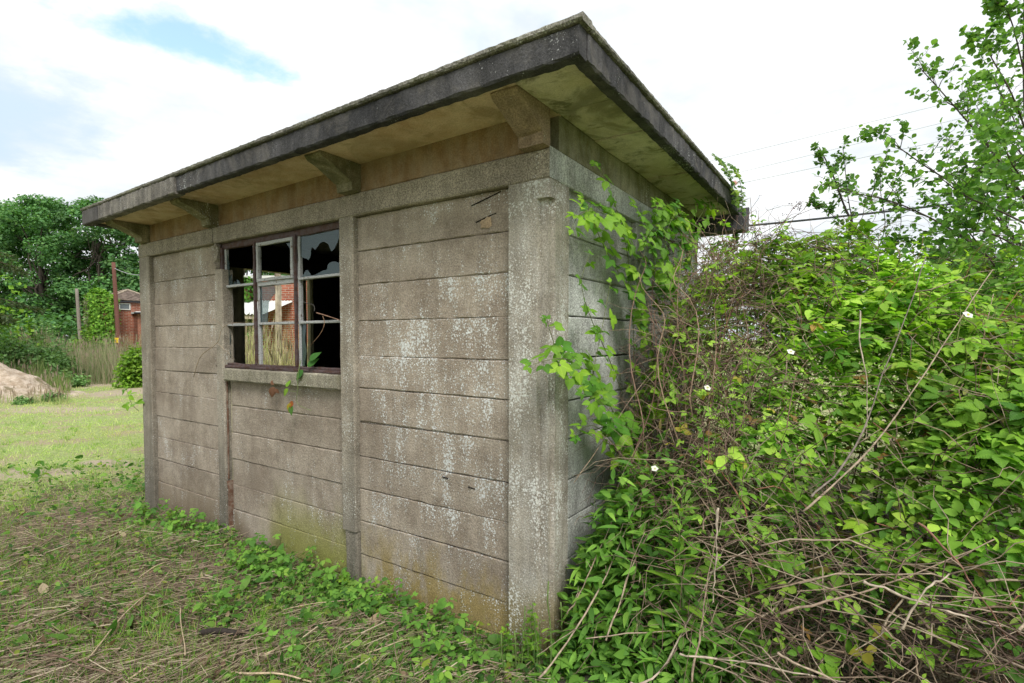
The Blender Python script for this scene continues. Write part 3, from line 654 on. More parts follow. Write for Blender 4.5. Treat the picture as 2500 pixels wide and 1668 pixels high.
# sand mound
def sand_material():
    m, t = newmat('pale_sand')
    pos = nd(t, 'ShaderNodeNewGeometry').outputs['Position']
    n2 = noise(t, mapping(t, pos, (1, 1, 2.5)), 3.5, 8, 0.7)
    c = mix(t, mrange(t, n2, 0.35, 0.65), (0.36, 0.28, 0.205), (0.60, 0.51, 0.42))
    c = mix(t, mrange(t, noise(t, pos, 1.6, 6, 0.7), 0.56, 0.66, 0, 0.8), c, (0.15, 0.13, 0.065))
    finish(t, c, 0.95, mth(t, 'ADD', n2, noise(t, pos, 30, 5, 0.7)), 0.8, 0.05, 0.1)
    return m
mc = polar((-60 - 1250) / FPX, 15.2)
gu = np.linspace(-1, 1, 56); Rm = np.random.default_rng(4); ua, va = np.meshgrid(gu, gu)
mx_, my_ = mc[0] + ua * 3.2, mc[1] + va * 3.2
lx = (mx_ - mc[0]) * RT[0] + (my_ - mc[1]) * RT[1]; ly = (mx_ - mc[0]) * FW[0] + (my_ - mc[1]) * FW[1]
hh = 1.18 * np.exp(-((np.minimum(lx, 0) / 2.0) ** 2 + (np.maximum(lx, 0) / 1.45) ** 2 + (ly / 1.3) ** 2)) * (1 + 0.05 * np.sin(lx * 5 + ly * 3) + 0.06 * np.sin(ly * 9 - lx * 4) + 0.07 * np.sin(lx * 13 + 2 * np.sin(ly * 5)) * np.sin(ly * 11) + 0.05 * np.sin(lx * 27 + 1) * np.sin(ly * 31 + 3 * np.sin(lx * 7))) - 0.05
clod = Rm.normal(0, 1, hh.shape); clod = (clod + np.roll(clod, 1, 0) + np.roll(clod, 1, 1) + np.roll(clod, (1, 1), (0, 1))) / 2; hh = hh + 0.035 * clod * np.clip(hh * 3, 0, 1)
mz = GZ + hh
i = np.arange(55)[:, None] * 56 + np.arange(55)[None]; q = np.stack([i, i + 1, i + 57, i + 56], -1).reshape(-1, 4)
s = Soup(); s.add(np.stack([mx_, my_, mz], -1).reshape(-1, 3), np.concatenate([q[:, [0, 1, 2]], q[:, [0, 2, 3]]]))
tag(s.obj('sand_mound', sand_material()), 'mound of pale bare sand at the edge of the grass', 'mound')

# ------------------------------------------------------------------ brick buildings
def brickmat(name, rx, a=(0.30, 0.085, 0.045), b=(0.21, 0.055, 0.032)):
    m, t = newmat(name)
    oc = nd(t, 'ShaderNodeTexCoord').outputs['Object']
    sp = nd(t, 'ShaderNodeSeparateXYZ', {0: oc})
    v = nd(t, 'ShaderNodeCombineXYZ', {0: mth(t, 'ADD', sp.outputs[0], sp.outputs[1]), 1: sp.outputs[2], 2: 0.0}).outputs[0]
    br = nd(t, 'ShaderNodeTexBrick', {'Vector': v, 'Color1': c4(a), 'Color2': c4(b), 'Mortar': (0.30, 0.24, 0.19, 1), 'Scale': 1.0, 'Mortar Size': 0.010, 'Brick Width': 0.225, 'Row Height': 0.075, 'Bias': 0.0})
    c = scalec(t, br.outputs[0], mrange(t, noise(t, oc, 1.5, 6, 0.65), 0.3, 0.7, 0.7, 1.25))
    finish(t, c, 0.9, br.outputs[1], 0.4, -0.01, 0.2)
    return m
M['brick'] = brickmat('red_brick', 0)
M['tileroof'] = simple('brown_roof_tile', (0.16, 0.125, 0.105), 0.85, 0.35, 5)
M['pale'] = simple('pale_sheet', (0.62, 0.64, 0.62), 0.6, 0.12, 2)
M['greyglass'] = simple('dull_window', (0.10, 0.12, 0.13), 0.25, 0.1, 2)
M['pvc'] = simple('pale_frame', (0.50, 0.50, 0.47), 0.6, 0.1, 6)
M['blackpipe'] = simple('dark_pipe', (0.03, 0.03, 0.035), 0.5, 0.2, 6)

def local(o, p, yaw): o.location = p; o.rotation_euler = (0, 0, yaw); return o
def part(name, x0, x1, y0, y1, z0, z1, m, parent, **kw):
    return box(name, x0, x1, y0, y1, z0, z1, M[m], parent, ch=kw.pop('ch', 0.01), **kw)

hp = polar((270 - 1250) / FPX, 26.0, GZ)
house = empty('brick_house', (0, 0, 0), 'small red brick building with hipped tiled roof beyond the tall grass', 'building')
local(house, hp, YAW + 0.64 + 0.22)
part('wall', 0.0, 1.95, 0.0, 3.2, 0.0, 3.70, 'brick', house, axis=2)
rv = [(-0.18, -0.18, 3.64), (2.13, -0.18, 3.64), (2.13, 3.38, 3.64), (-0.18, 3.38, 3.64), (0.97, 2.4, 4.22), (0.97, 0.85, 4.22)]
me = bpy.data.meshes.new('roof'); me.from_pydata(rv, [], [(0, 1, 5), (1, 2, 4, 5), (2, 3, 4), (3, 0, 5, 4), (3, 2, 1, 0)])
hroof = link('roof', me, house, M['tileroof'])
def slope_rows(a, b, c, d, rows, parent):                         # overlapping tile courses on one slope: a-b eave, d-c top
    a, b, c, d = (np.array(p, float) for p in (a, b, c, d)); nrm = unit(np.cross(b - a, d - a))
    for r in range(rows):
        u0, u1 = r / rows, (r + 1) / rows
        p = [a + (d - a) * u0 + nrm * 0.05, b + (c - b) * u0 + nrm * 0.05, b + (c - b) * u1 + nrm * 0.015, a + (d - a) * u1 + nrm * 0.015]
        n = max(2, int(np.linalg.norm(p[1] - p[0]) / 0.28)); s = Soup()
        for k in range(n):
            q0 = p[0] + (p[1] - p[0]) * k / n; q1 = p[0] + (p[1] - p[0]) * (k + 0.94) / n
            q2 = p[3] + (p[2] - p[3]) * (k + 0.94) / n; q3 = p[3] + (p[2] - p[3]) * k / n
            V = np.array([q0, q1, q2, q3, q0 - nrm * 0.04, q1 - nrm * 0.04]) + nrm * 0.006 * (k % 3)
            s.add(V, [(0, 1, 2), (0, 2, 3), (0, 4, 5), (0, 5, 1)])
        s.obj('tile_course', M['tileroof'], parent, False)
slope_rows(rv[0], rv[1], rv[5], rv[5], 8, hroof); slope_rows(rv[3], rv[0], rv[5], rv[4], 8, hroof)
for a, b in ((rv[0], rv[5]), (rv[1], rv[5]), (rv[4], rv[5]), (rv[3], rv[4])):
    s = Soup(); s.tube(np.linspace(np.array(a) + [0, 0, 0.04], np.array(b) + [0, 0, 0.04], 9), 0.045, 6); s.obj('ridge_tile', simple('pale_ridge', (0.30, 0.25, 0.19)), hroof, False)
def wnd(parent, x0, x1, z0, z1, y=-0.02):
    f = part('window', x0, x1, y - 0.03, y + 0.02, z0, z1, 'greyglass', parent, axis=0)
    for a in ((x0 - 0.05, x1 + 0.05, z0 - 0.05, z0 - 0.001), (x0 - 0.05, x1 + 0.05, z1 + 0.001, z1 + 0.05)): part('window_frame', a[0], a[1], y - 0.05, y + 0.03, a[2], a[3], 'pvc', f, axis=0)
    for a in ((x0 - 0.05, x0 - 0.001), (x1 + 0.001, x1 + 0.05)): part('window_frame', a[0], a[1], y - 0.05, y + 0.03, z0, z1, 'pvc', f, axis=2)
wnd(house, 0.42, 0.80, 3.22, 3.46)
part('fascia_board', -0.16, 2.11, -0.16, -0.11, 3.55, 3.63, 'blackpipe', house)
s = Soup(); s.tube([(0.12, -0.05, 3.5), (0.12, -0.05, 0.1)], 0.035, 8); s.obj('drainpipe', M['blackpipe'], house)
part('extension_wall', 0.98, 3.2, -0.7, -0.001, 0.0, 2.98, 'brick', house, axis=2)
part('extension_roof', 0.88, 3.3, -0.85, -0.002, 2.985, 3.08, 'pale', house)
s = Soup(); s.tube([(0.80, -0.88, 3.0), (3.3, -0.88, 3.05)], 0.045, 8); s.obj('gutter', M['blackpipe'], house)

bp = polar((590 - 1250) / FPX, 17.6, GZ)
shed = empty('brick_outbuilding', (0, 0, 0), 'flat topped red brick building with pale lean-to canopy seen through the hut window', 'building')
local(shed, bp, YAW + 0.05)
part('wall', -0.6, 7.0, 0.0, 3.0, 0.0, 3.72, 'brick', shed, axis=2)
part('coping', -0.68, 7.08, -0.08, 3.08, 3.725, 3.82, 'pvc', shed)
sheet = []
NX = 60
for i_ in range(NX + 1):
    x = -1.4 + 3.1 * i_ / NX; zz = 0.022 * math.sin(i_ * math.pi)   # ribs
    zz = 0.022 * (1 if i_ % 2 else -1)
    sheet += [(x, -2.5, 2.42 + zz + 0.0 * x), (x, 0.0, 2.98 + zz)]
me = bpy.data.meshes.new('canopy_sheet'); me.from_pydata(sheet, [], [(2 * k, 2 * k + 2, 2 * k + 3, 2 * k + 1) for k in range(NX)])
can = link('canopy_sheet', me, shed, M['pale'])
part('canopy_beam', -1.35, 1.65, -2.44, -2.36, 2.28, 2.39, 'palewood', shed); part('canopy_post', -1.3, -1.2, -2.45, -2.35, 0.0, 2.28, 'blackpipe', shed); part('canopy_post', 1.5, 1.6, -2.45, -2.35, 0.0, 2.28, 'blackpipe', shed)

tpp = polar((681 - 1250) / FPX, 12.4, GZ)
o = box('timber_post', -0.068, 0.068, -0.06, 0.06, -0.1, 3.6, M['palewood'], None, axis=2, ch=0.012, nseg=10, jit=0.004, seed=177); o.location = tpp; o.rotation_euler = (0, 0, YAW + 0.4)
tag(o, 'pale weathered timber post standing in the reeds behind the hut window', 'post')
# ivy
def ivy(name, label, p, yaw, sx, sy, sz, n, cols, seed, core=True):
    R_ = np.random.default_rng(seed); root = empty(name, (0, 0, 0), label, 'ivy'); local(root, p, yaw)
    if core: part('pillar', 0.10, sx - 0.10, 0.10, sy - 0.10, 0.0, sz - 0.15, 'brick', root, axis=2)
    s = Soup(); f = R_.choice(5, n, p=[0.42, 0.16, 0.16, 0.06, 0.20]); u, v = R_.uniform(0, 1, (2, n)); bul = 0.10 * np.sin(u * 9 + v * 7) + 0.06 * R_.normal(0, 1, n)
    P = np.zeros((n, 3)); Nn = np.zeros((n, 3))
    for k, (nn, fn) in enumerate((((0, -1, 0), lambda: (u * sx, -bul, v * sz)), ((-1, 0, 0), lambda: (-bul, u * sy, v * sz)), ((1, 0, 0), lambda: (sx + bul, u * sy, v * sz)), ((0, 1, 0), lambda: (u * sx, sy + bul, v * sz)), ((0, 0, 1), lambda: (u * sx, v * sy, sz + bul + 0.12 * np.sin(u * 5))))):
        mk = f == k; P[mk] = np.stack(fn(), 1)[mk]; Nn[mk] = nn
    nn = unit(Nn + np.array([0, 0, 0.5]) + 0.5 * R_.normal(0, 1, (n, 3)))
    s.scatter(T_QUAD, frame(nn, np.array([0, 0, -1.0]) + 0.6 * R_.normal(0, 1, (n, 3)), R_.uniform(0.08, 0.15, n)), P, palette(n, cols, [3, 2, 2, 1], R_=R_))
    tag(s.obj('foliage', M['farleaf'], root), kind='stuff')
IVYC = [(0.11, 0.21, 0.026), (0.16, 0.27, 0.034), (0.065, 0.13, 0.02), (0.24, 0.34, 0.045)]
ivy('ivy_clad_pillar', 'tall square block wrapped in bright green ivy beside the small brick building', polar((222 - 1250) / FPX, 24.6, GZ), YAW + 0.55, 0.86, 1.1, 3.85, 5200, IVYC, 5)
ivy('dead_ivy_stack', 'grey brown dead ivy clinging to the side of the green ivy block', polar((210 - 1250) / FPX, 25.1, GZ), YAW + 0.55, 0.45, 0.9, 3.6, 2200, [(0.15, 0.125, 0.085), (0.21, 0.18, 0.13), (0.10, 0.10, 0.05), (0.13, 0.15, 0.06)], 6)
ivy('wall_ivy', 'dense green ivy sheet on the brick wall behind the pale canopy', bp + RT * -0.75 - FW * 0.30, YAW + 0.05, 1.25, 0.4, 3.68, 4200, [(0.05, 0.12, 0.018), (0.08, 0.17, 0.025), (0.03, 0.07, 0.012), (0.12, 0.21, 0.03)], 7)

# poles and their wire
def pole(label, a, b, r, col, tagged=False):
    a = np.array(a); root = empty('utility_pole', a, label, 'pole')
    s = Soup(); s.tube(np.linspace(np.zeros(3), np.array(b) - a, 12), np.linspace(r * 1.15, r * 0.85, 12), 10, col); s.obj('shaft', M['stem'], root)
    if tagged:
        d = np.array(b) - a; c = d * 0.30; n = -FW
        o = box('warning_plate', -0.09, 0.09, -0.012, 0.0, -0.11, 0.11, simple('yellow_plate', (0.65, 0.45, 0.02), 0.5), root); o.location = c + n * (r * 1.2); o.rotation_euler = (0, 0, YAW)
    return root
def ground_at(x, d): p = polar((x - 1250) / FPX, d); p[2] = float(gz(p[0], p[1])); return p
pole('leaning reddish brown timber pole with yellow plate before the small brick building', ground_at(293, 23.0) - [0, 0, 0.1], at(277, 641, 23.0), 0.085, (0.135, 0.060, 0.045), True)
pole('slim grey timber pole standing among the dark trees', ground_at(199, 28.0) - [0, 0, 0.1], at(187, 705, 28.0), 0.085, (0.20, 0.175, 0.15))
s = Soup(); s.tube(spline([at(279, 655, 23.0), at(300, 664, 22.6), at(330, 671, 22.2), at(400, 672, 21.5), at(520, 640, 20)], 24), 0.012, 4, (0.35, 0.36, 0.38)); tag(s.obj('service_wire', M['stem']), 'thin pale wire strung from the leaning brown pole', 'wire')

# ------------------------------------------------------------------ trees in the distance
GREENS = [(0.080, 0.160, 0.062), (0.115, 0.205, 0.072), (0.056, 0.118, 0.048), (0.165, 0.255, 0.090)]
def broadleaf(name, label, p, h, r, seed, cols=GREENS, nclump=70, nleaf=130, ls=0.30, low=0.18, group=None):
    R_ = np.random.default_rng(seed); root = empty(name, p, label, 'tree', group)
    s = Soup(); tr = 0.022 * h
    top = np.array([R_.normal(0, 0.3), R_.normal(0, 0.3), h * 0.72])
    tp = arc((0, 0, -0.1), top, 0.0, 10, 0.04, R_); s.tube(tp, np.linspace(tr, tr * 0.35, 10), 8, (0.055, 0.045, 0.038))
    th = R_.uniform(0, 6.28, nclump); cz = R_.uniform(-1, 1, nclump); rad_ = (1 - cz ** 2) ** 0.5 * R_.uniform(0.45, 1.0, nclump)
    C = np.stack([r * rad_ * np.cos(th), r * rad_ * np.sin(th), h * (0.5 + low / 2) + cz * h * (0.5 - low / 2) * 0.93], 1)
    for k in range(0, nclump, 3):
        b = tp[R_.integers(3, 9)]; s.tube(arc(b, C[k], R_.uniform(-0.1, 0.3), 6, 0.05, R_), np.linspace(tr * 0.32, tr * 0.06, 6), 5, (0.06, 0.05, 0.04))
    s.obj('trunk', M['stem'], root)
    s = Soup(); cr = R_.uniform(0.12, 0.30, nclump) * r; tone = R_.uniform(0.65, 1.3, nclump)
    k = np.repeat(np.arange(nclump), nleaf); n = len(k)
    q = rnddir(n, R_) * R_.uniform(0.35, 1, (n, 1)) ** 0.5; P = C[k] + q * (cr[k][:, None] * np.array([1.25, 1.25, 0.75]))
    nn = unit(q + np.array([0, 0, 0.9]) + 0.6 * R_.normal(0, 1, (n, 3)))
    s.scatter(T_QUAD, frame(nn, rnddir(n, R_), ls * R_.uniform(0.7, 1.3, n)), P, palette(n, cols, [4, 3, 3, 1.2], 0.2, R_) * tone[k][:, None])
    tag(s.obj('crown', M['farleaf'], root), kind='stuff')
    return root
GT = 'trees beyond the grass'
TREES = [(-330, 36, 505, 3.6), (-190, 39, 490, 3.6), (-70, 37, 520, 3.2), (30, 39, 512, 3.4), (110, 36, 498, 3.2), (175, 40, 500, 3.2), (245, 37, 512, 3.0), (318, 41, 515, 3.4), (395, 38, 530, 3.4), (480, 42, 520, 3.6), (600, 40, 545, 3.6), (700, 42, 540, 3.6)]
LB = ['tall dark green tree partly outside the frame beyond the conifer', 'broad green tree outside the frame past the conifer', 'deep green tree rising just behind the drooping conifer',
      'rounded mid green tree standing above the sand mound', 'tallest full crowned tree, left of the slim grey pole', 'dense green tree directly behind the slim grey pole', 'tree with open branches and sky gaps above the ivy block',
      'spreading tree behind the hipped roof of the small brick building', 'tree hidden mostly by the end post of the hut', 'tree behind the hut seen only past its far end', 'tree behind the ivy sheet seen through the hut window', 'tree behind the flat topped brick building']
for k, (x, d, ty, r) in enumerate(TREES):
    p = ground_at(x, d); h = at(x, ty, d)[2] - GZ
    broadleaf('broadleaf_tree', LB[k], p, h, r, 200 + k, nclump=(78 if 2 < k < 8 else 50), nleaf=(230 if 2 < k < 8 else 130), ls=(0.19 if 2 < k < 8 else 0.28), low=0.10, group=GT)

def shrub(name, label, p, r, h, seed, cols, n=2600, ls=0.14, cat='bush', group=None, tpl=T_QUAD, stems=7):
    R_ = np.random.default_rng(seed); root = empty(name, p, label, cat, group); s = Soup()
    for k in range(stems):
        a = R_.uniform(0, 6.28); s.tube(arc((0.1 * math.cos(a), 0.1 * math.sin(a), -0.05), (0.6 * r * math.cos(a), 0.6 * r * math.sin(a), h * R_.uniform(0.5, 0.9)), 0.05, 6, 0.05, R_), np.linspace(0.02, 0.006, 6), 4, (0.09, 0.07, 0.05))
    s.obj('stems', M['stem'], root)
    nc = 26; C = rnddir(nc, R_) * R_.uniform(0.3, 0.85, (nc, 1)); C[:, 2] = np.abs(C[:, 2]); tone = R_.uniform(0.7, 1.3, nc)
    k = R_.integers(0, nc, n); q = rnddir(n, R_) * R_.uniform(0.2, 1, (n, 1)) ** 0.5
    P = (C[k] + q * 0.36) * np.array([r, r, h]); P[:, 2] = np.maximum(P[:, 2], 0.01)
    s = Soup(); s.scatter(tpl, frame(unit(q + [0, 0, 0.8] + 0.6 * R_.normal(0, 1, (n, 3))), rnddir(n, R_), ls * R_.uniform(0.7, 1.3, n)), P, palette(n, cols, [4, 3, 2, 1], 0.2, R_) * tone[k][:, None])
    tag(s.obj('foliage', M['farleaf'], root), kind='stuff')
    return root
MIDG = [(0.125, 0.20, 0.075), (0.17, 0.25, 0.10), (0.085, 0.145, 0.055), (0.23, 0.30, 0.12)]
YELG = [(0.12, 0.20, 0.02), (0.17, 0.25, 0.025), (0.08, 0.15, 0.02), (0.20, 0.27, 0.04)]
GB = 'bushes at the edge of the grass'
for k, (x, d, r, h, cols, lb) in enumerate((
    (-60, 17.5, 1.7, 2.35, MIDG, 'tangled green bank of brambles rising behind the sand mound'), (45, 18.5, 1.5, 1.75, MIDG, 'low bramble bank sloping down from behind the sand mound'),
    (115, 19.5, 1.1, 1.15, MIDG, 'small pale green bush between the bramble bank and the reeds'), (-160, 16.0, 1.7, 2.5, MIDG, 'bramble bank outside the frame beside the mound'),
    (325, 18.5, 0.62, 1.55, YELG, 'bright leafy shrub right beside the far post of the hut'), (203, 24.0, 0.5, 1.7, YELG, 'yellow green shrub at the foot of the ivy block'), (85, 18.6, 1.0, 1.1, MIDG, 'grassy hump of weeds right behind the sand'), (140, 18.5, 0.9, 0.6, MIDG, 'low spread of weeds before the pale reeds'), (100, 21.5, 1.2, 1.9, MIDG, 'grey green bush rising out of the reeds below the trees'), (125, 14.2, 0.30, 0.30, MIDG, 'small weed tuft at the toe of the sand mound'), (55, 13.6, 0.28, 0.22, MIDG, 'weed tuft on the near side of the sand mound'), (20, 18.2, 0.9, 1.2, MIDG, 'clump of nettles growing on the back of the mound'),
    (60, 30.0, 2.4, 3.4, GREENS, 'dark shrub filling the gap under the trees above the mound'), (150, 31.0, 2.2, 3.0, GREENS, 'dark shrub under the trees by the slim grey pole'),
    (-60, 31.0, 2.4, 3.6, GREENS, 'dark shrub under the conifer branches'), (240, 33.0, 2.2, 3.0, GREENS, 'dark shrub behind the green ivy block'), (350, 33.0, 2.4, 3.2, GREENS, 'dark shrub behind the small brick building'),
    (610, 15.0, 0.7, 1.9, MIDG, 'green bush under the pale canopy behind the tall grass'))):
    shrub('bush', lb, ground_at(x, d), r, h, 300 + k, cols, (900 if r < 0.4 else 2600) if d < 25 else 1800, (0.05 if r < 0.4 else 0.11) if d < 25 else 0.26, group=GB)
# bright maple sprays at the picture's edge and the conifer
shrub('maple_sapling', 'bright yellow green maple leaves behind the conifer branches', ground_at(-40, 20.0), 1.6, 4.3, 340, YELG, 1700, 0.20, 'tree')
def conifer():
    p = ground_at(-150, 15.5); root = empty('conifer', p, 'drooping grey green conifer reaching in past the trees', 'tree'); s = Soup(); f = Soup(); R_ = np.random.default_rng(41)
    H = 7.5; s.tube(np.linspace((0, 0, -0.1), (0.1, 0, H), 8), np.linspace(0.16, 0.02, 8), 8, (0.07, 0.05, 0.04))
    for k in range(46):
        z = R_.uniform(2.5, H - 0.3); L = 2.9 * (1 - z / H) ** 0.75 + 0.3; a = R_.uniform(0, 6.28)
        b = np.array([L * math.cos(a), L * math.sin(a), z - 0.16 * L]); br = arc((0, 0, z), b, 0.10, 9, 0.02, R_); s.tube(br, np.linspace(0.03, 0.006, 9), 4, (0.08, 0.06, 0.045))
        n = int(130 * L); u = R_.uniform(0.12, 1, n) ; i_ = (u * 8).astype(int).clip(0, 7); ff = u * 8 - i_
        P = br[i_] * (1 - ff[:, None]) + br[i_ + 1] * ff[:, None]
        sd_ = np.cross(unit(b - [0, 0, z]), [0, 0, 1.0]); w_ = R_.uniform(-1, 1, (n, 1)) * 0.30 * (1.1 - u[:, None])
        P = P + sd_ * w_ - np.array([0, 0, 1]) * (np.abs(w_) * 0.35 + R_.uniform(0, 0.16, (n, 1)))
        f.scatter(T_QUAD, frame(np.array([0, 0, 1.0]) + 0.5 * R_.normal(0, 1, (n, 3)), unit(b) + sd_ * np.sign(w_) * 0.8 - [0, 0, 0.7], R_.uniform(0.10, 0.22, n)) * np.array([1, 0.38, 1]), P, palette(n, [(0.065, 0.085, 0.045), (0.095, 0.10, 0.06), (0.13, 0.115, 0.075), (0.05, 0.075, 0.04)], [3, 2, 1, 2], R_=R_))
    s.obj('trunk', M['stem'], root); tag(f.obj('crown', M['farleaf'], root), kind='stuff')
conifer()

# ------------------------------------------------------------------ tall grass and reeds (uncountable)
def patchy(P, f, ph=0.0): return 0.5 + 0.25 * np.sin(P[:, 0] * f + ph) * np.sin(P[:, 1] * f * 1.3 + ph * 2) + 0.25 * np.sin(P[:, 0] * f * 2.3 - P[:, 1] * f * 1.7 + ph)
def reeds(name, label, t0, t1, d0, d1, n, h, cols, seed, wid=0.012, headcol=(0.30, 0.235, 0.19), heads=0.5, headw=0.05, skip=0):
    R_ = np.random.default_rng(seed); s = Soup()
    tt = R_.uniform(t0, t1, n); d = R_.uniform(d0, d1, n)
    P = CAMP[None] + FW[None] * d[:, None] + RT[None] * (tt * d)[:, None]; P[:, 2] = gz(P[:, 0], P[:, 1]) - 0.02
    if skip: ok = ~((tt > -0.845) & (d < skip)); P, d, tt, n = P[ok], d[ok], tt[ok], int(ok.sum())
    hh = h * R_.uniform(0.45, 1.08, n) * (0.55 + 0.75 * patchy(P, 1.1, seed)); up = np.array([0, 0, 1.0]) + 0.13 * R_.normal(0, 1, (n, 3)); side = rnddir(n, R_); a, b, c = basis(up, side)
    Mx = np.stack([a * (wid * R_.uniform(0.6, 1.4, n))[:, None], b * (0.22 * hh)[:, None], c * hh[:, None]], -1)
    s.scatter(T_BLADE, Mx, P, palette(n, cols, [3, 2, 2, 1], R_=R_))
    k = R_.random(n) < heads; m_ = int(k.sum()); tip = (P + b * (0.10 * hh)[:, None] + c * (hh * 0.80)[:, None])[k]
    s.scatter(T_BR, np.stack([c[k] * 0.20, a[k] * headw, b[k] * headw], -1), tip, palette(m_, [headcol, tuple(v * 0.75 for v in headcol), tuple(v * 1.15 for v in headcol)], [1, 1, 1], R_=R_))
    return tag(s.obj(name, M['straw']), label, 'reeds', kind='stuff')
DRY = [(0.62, 0.54, 0.33), (0.52, 0.48, 0.25), (0.32, 0.42, 0.13), (0.68, 0.60, 0.40)]
GRN = [(0.14, 0.22, 0.06), (0.18, 0.25, 0.08), (0.26, 0.26, 0.13), (0.10, 0.17, 0.05)]
reeds('reed_bed', 'pale dry reeds and seed heads in front of the far brick building', -0.95, -0.68, 19.5, 24, 4200, 1.62, [(0.34, 0.30, 0.21), (0.22, 0.25, 0.14), (0.15, 0.23, 0.085), (0.42, 0.36, 0.26)], 51, 0.018, heads=0.25)
reeds('tall_grass', 'soft green tall grass between the sand and the pale reeds', -0.98, -0.66, 15.8, 21.5, 6500, 0.72, GRN, 52, 0.020, heads=0.08, skip=20.6)
reeds('rough_grass', 'rough knee high grass rising behind the lawn', -1.0, -0.64, 13.5, 18.5, 6000, 0.28, [(0.24, 0.32, 0.11), (0.32, 0.36, 0.16), (0.44, 0.38, 0.24), (0.17, 0.26, 0.08)], 55, 0.012, heads=0.10, skip=20.6)
reeds('reed_bed', 'straw coloured reeds seen through the broken hut window', -0.60, -0.36, 7.4, 11.5, 3600, 1.88, DRY, 53, 0.010, heads=0.7, headw=0.03)
reeds('tall_grass', 'bright green grass at the foot of the reeds behind the window', -0.60, -0.36, 6.9, 8.5, 2400, 1.30, [(0.22, 0.38, 0.06), (0.30, 0.44, 0.08), (0.36, 0.40, 0.15), (0.15, 0.29, 0.05)], 54, 0.010, heads=0.0)
#@@VEG
# ------------------------------------------------------------------ cut stalks, leaves and grass on the ground (uncountable)
def inhut(P): return (P[:, 0] > -4.76) & (P[:, 0] < 0.02) & (P[:, 1] > -0.012)
def spread(n, d0, d1, t0, t1, pw=1.0, R_=None):
    R_ = R_ or rng
    u = R_.random(n) ** pw; d = d0 * (d1 / d0) ** u; tt = R_.uniform(t0, t1, n)
    P = CAMP[None] + FW[None] * d[:, None] + RT[None] * (tt * d)[:, None]; P[:, 2] = gz(P[:, 0], P[:, 1])
    return P, d
def litterzone(P):
    """1 close to the hut and the camera, fading out to the lawn"""
    e = np.sqrt(((P[:, 0] + 1.6) / 4.6) ** 2 + ((P[:, 1] + 1.3) / 2.5) ** 2) + 0.35 * (patchy(P, 1.4) - 0.5)
    return np.clip((1.25 - e) / 0.4, 0, 1)
R1 = np.random.default_rng(71)
P, d = spread(66000, 1.3, 8.0, -1.9, 0.16, 1.1, R1); P = P[~inhut(P)]; P = P[R1.random(len(P)) < litterzone(P) * 0.95 + 0.05]; n = len(P)
P[:, 2] += R1.uniform(0.0, 0.075, n) * (0.4 + patchy(P, 2.6))
a = np.where(R1.random(n) < 0.45, YAW + 0.55 + 1.2 * np.sin(P[:, 0] * 2.1) * np.sin(P[:, 1] * 2.6 + 1) + R1.normal(0, 0.35, n), R1.uniform(0, 6.28, n)); L = R1.gamma(1.6, 0.042, n) + 0.018
h = np.stack([np.cos(a), np.sin(a), R1.normal(0.02, 0.13, n)], 1); fr = frame(np.array([0, 0, 1.0]) + 0 * h, h, np.ones(n))
hx, bx_, cx_ = basis(np.array([0, 0, 1.0]) + 0 * h, h)
hx = unit(h); bx_ = unit(np.cross([0, 0, 1.0], hx)); cx_ = np.cross(hx, bx_); wd = R1.uniform(0.0007, 0.0022, n) * np.where(R1.random(n) < 0.14, 1.9, 1.0)
s = Soup(); s.scatter(T_STRAW, np.stack([hx * L[:, None], bx_ * wd[:, None], cx_ * wd[:, None]], -1), P, palette(n, [(0.40, 0.32, 0.23), (0.25, 0.18, 0.13), (0.58, 0.50, 0.38), (0.13, 0.09, 0.066), (0.27, 0.30, 0.12), (0.37, 0.265, 0.215)], [3, 3, 2, 2, 1.6, 1.5], 0.2, R1))
nb = 9000; Q, d = spread(nb, 1.9, 7.0, -1.25, 0.18, 1.2, R1); Q = Q[~inhut(Q)]; Q = Q[R1.random(len(Q)) < litterzone(Q) * np.clip(patchy(Q, 2.2, 4.0) * 1.6 - 0.2, 0, 1)]; nb = len(Q); Q[:, 2] += R1.uniform(0.0, 0.04, nb)
s.scatter(T_BR, frame(np.array([0, 0, 1.0]) + 0.7 * R1.normal(0, 1, (nb, 3)), rnddir(nb, R1) * [1, 1, 0.4], R1.gamma(3, 0.012, nb) + 0.008) * np.array([1, 0.8, 1]), Q, palette(nb, [(0.20, 0.13, 0.085), (0.29, 0.21, 0.14), (0.13, 0.085, 0.055), (0.36, 0.29, 0.20)], [1, 1, 1, 0.6], 0.2, R1))
tag(s.obj('cut_stalks', M['straw']), 'matted dry brown cut stalks littering the ground before the hut', 'litter', kind='stuff')
P, d = spread(62000, 1.3, 7.0, -1.9, 0.18, 1.0, R1); P = P[~inhut(P)]
dh = np.clip(-P[:, 1], 0, 9)
keep = litterzone(P) * np.clip(0.12 + 1.5 * (patchy(P, 1.9, 2.0) - 0.30) + 0.35 * (patchy(P, 6.1, 1.0) - 0.4), 0.06, 1) + np.exp(-dh / 0.40) * 0.95 + 0.35 * np.clip((P[:, 0] + 1.6) / 2.0, 0, 1); keep *= 1.05 * np.clip(0.62 + (P[:, 0] + 3.0) / 3.2, 0.62, 1); P = P[R1.random(len(P)) < keep]; n = len(P)
P[:, 2] += R1.uniform(0.005, 0.06, n) + 0.09 * np.exp(-np.clip(-P[:, 1], 0, 9) / 0.18) * R1.random(n)
s = Soup(); cols = palette(n, [(0.07, 0.15, 0.04), (0.115, 0.21, 0.055), (0.045, 0.10, 0.032), (0.18, 0.27, 0.075), (0.26, 0.28, 0.06)], [3, 3, 2, 1.8, 0.5], 0.2, R1)
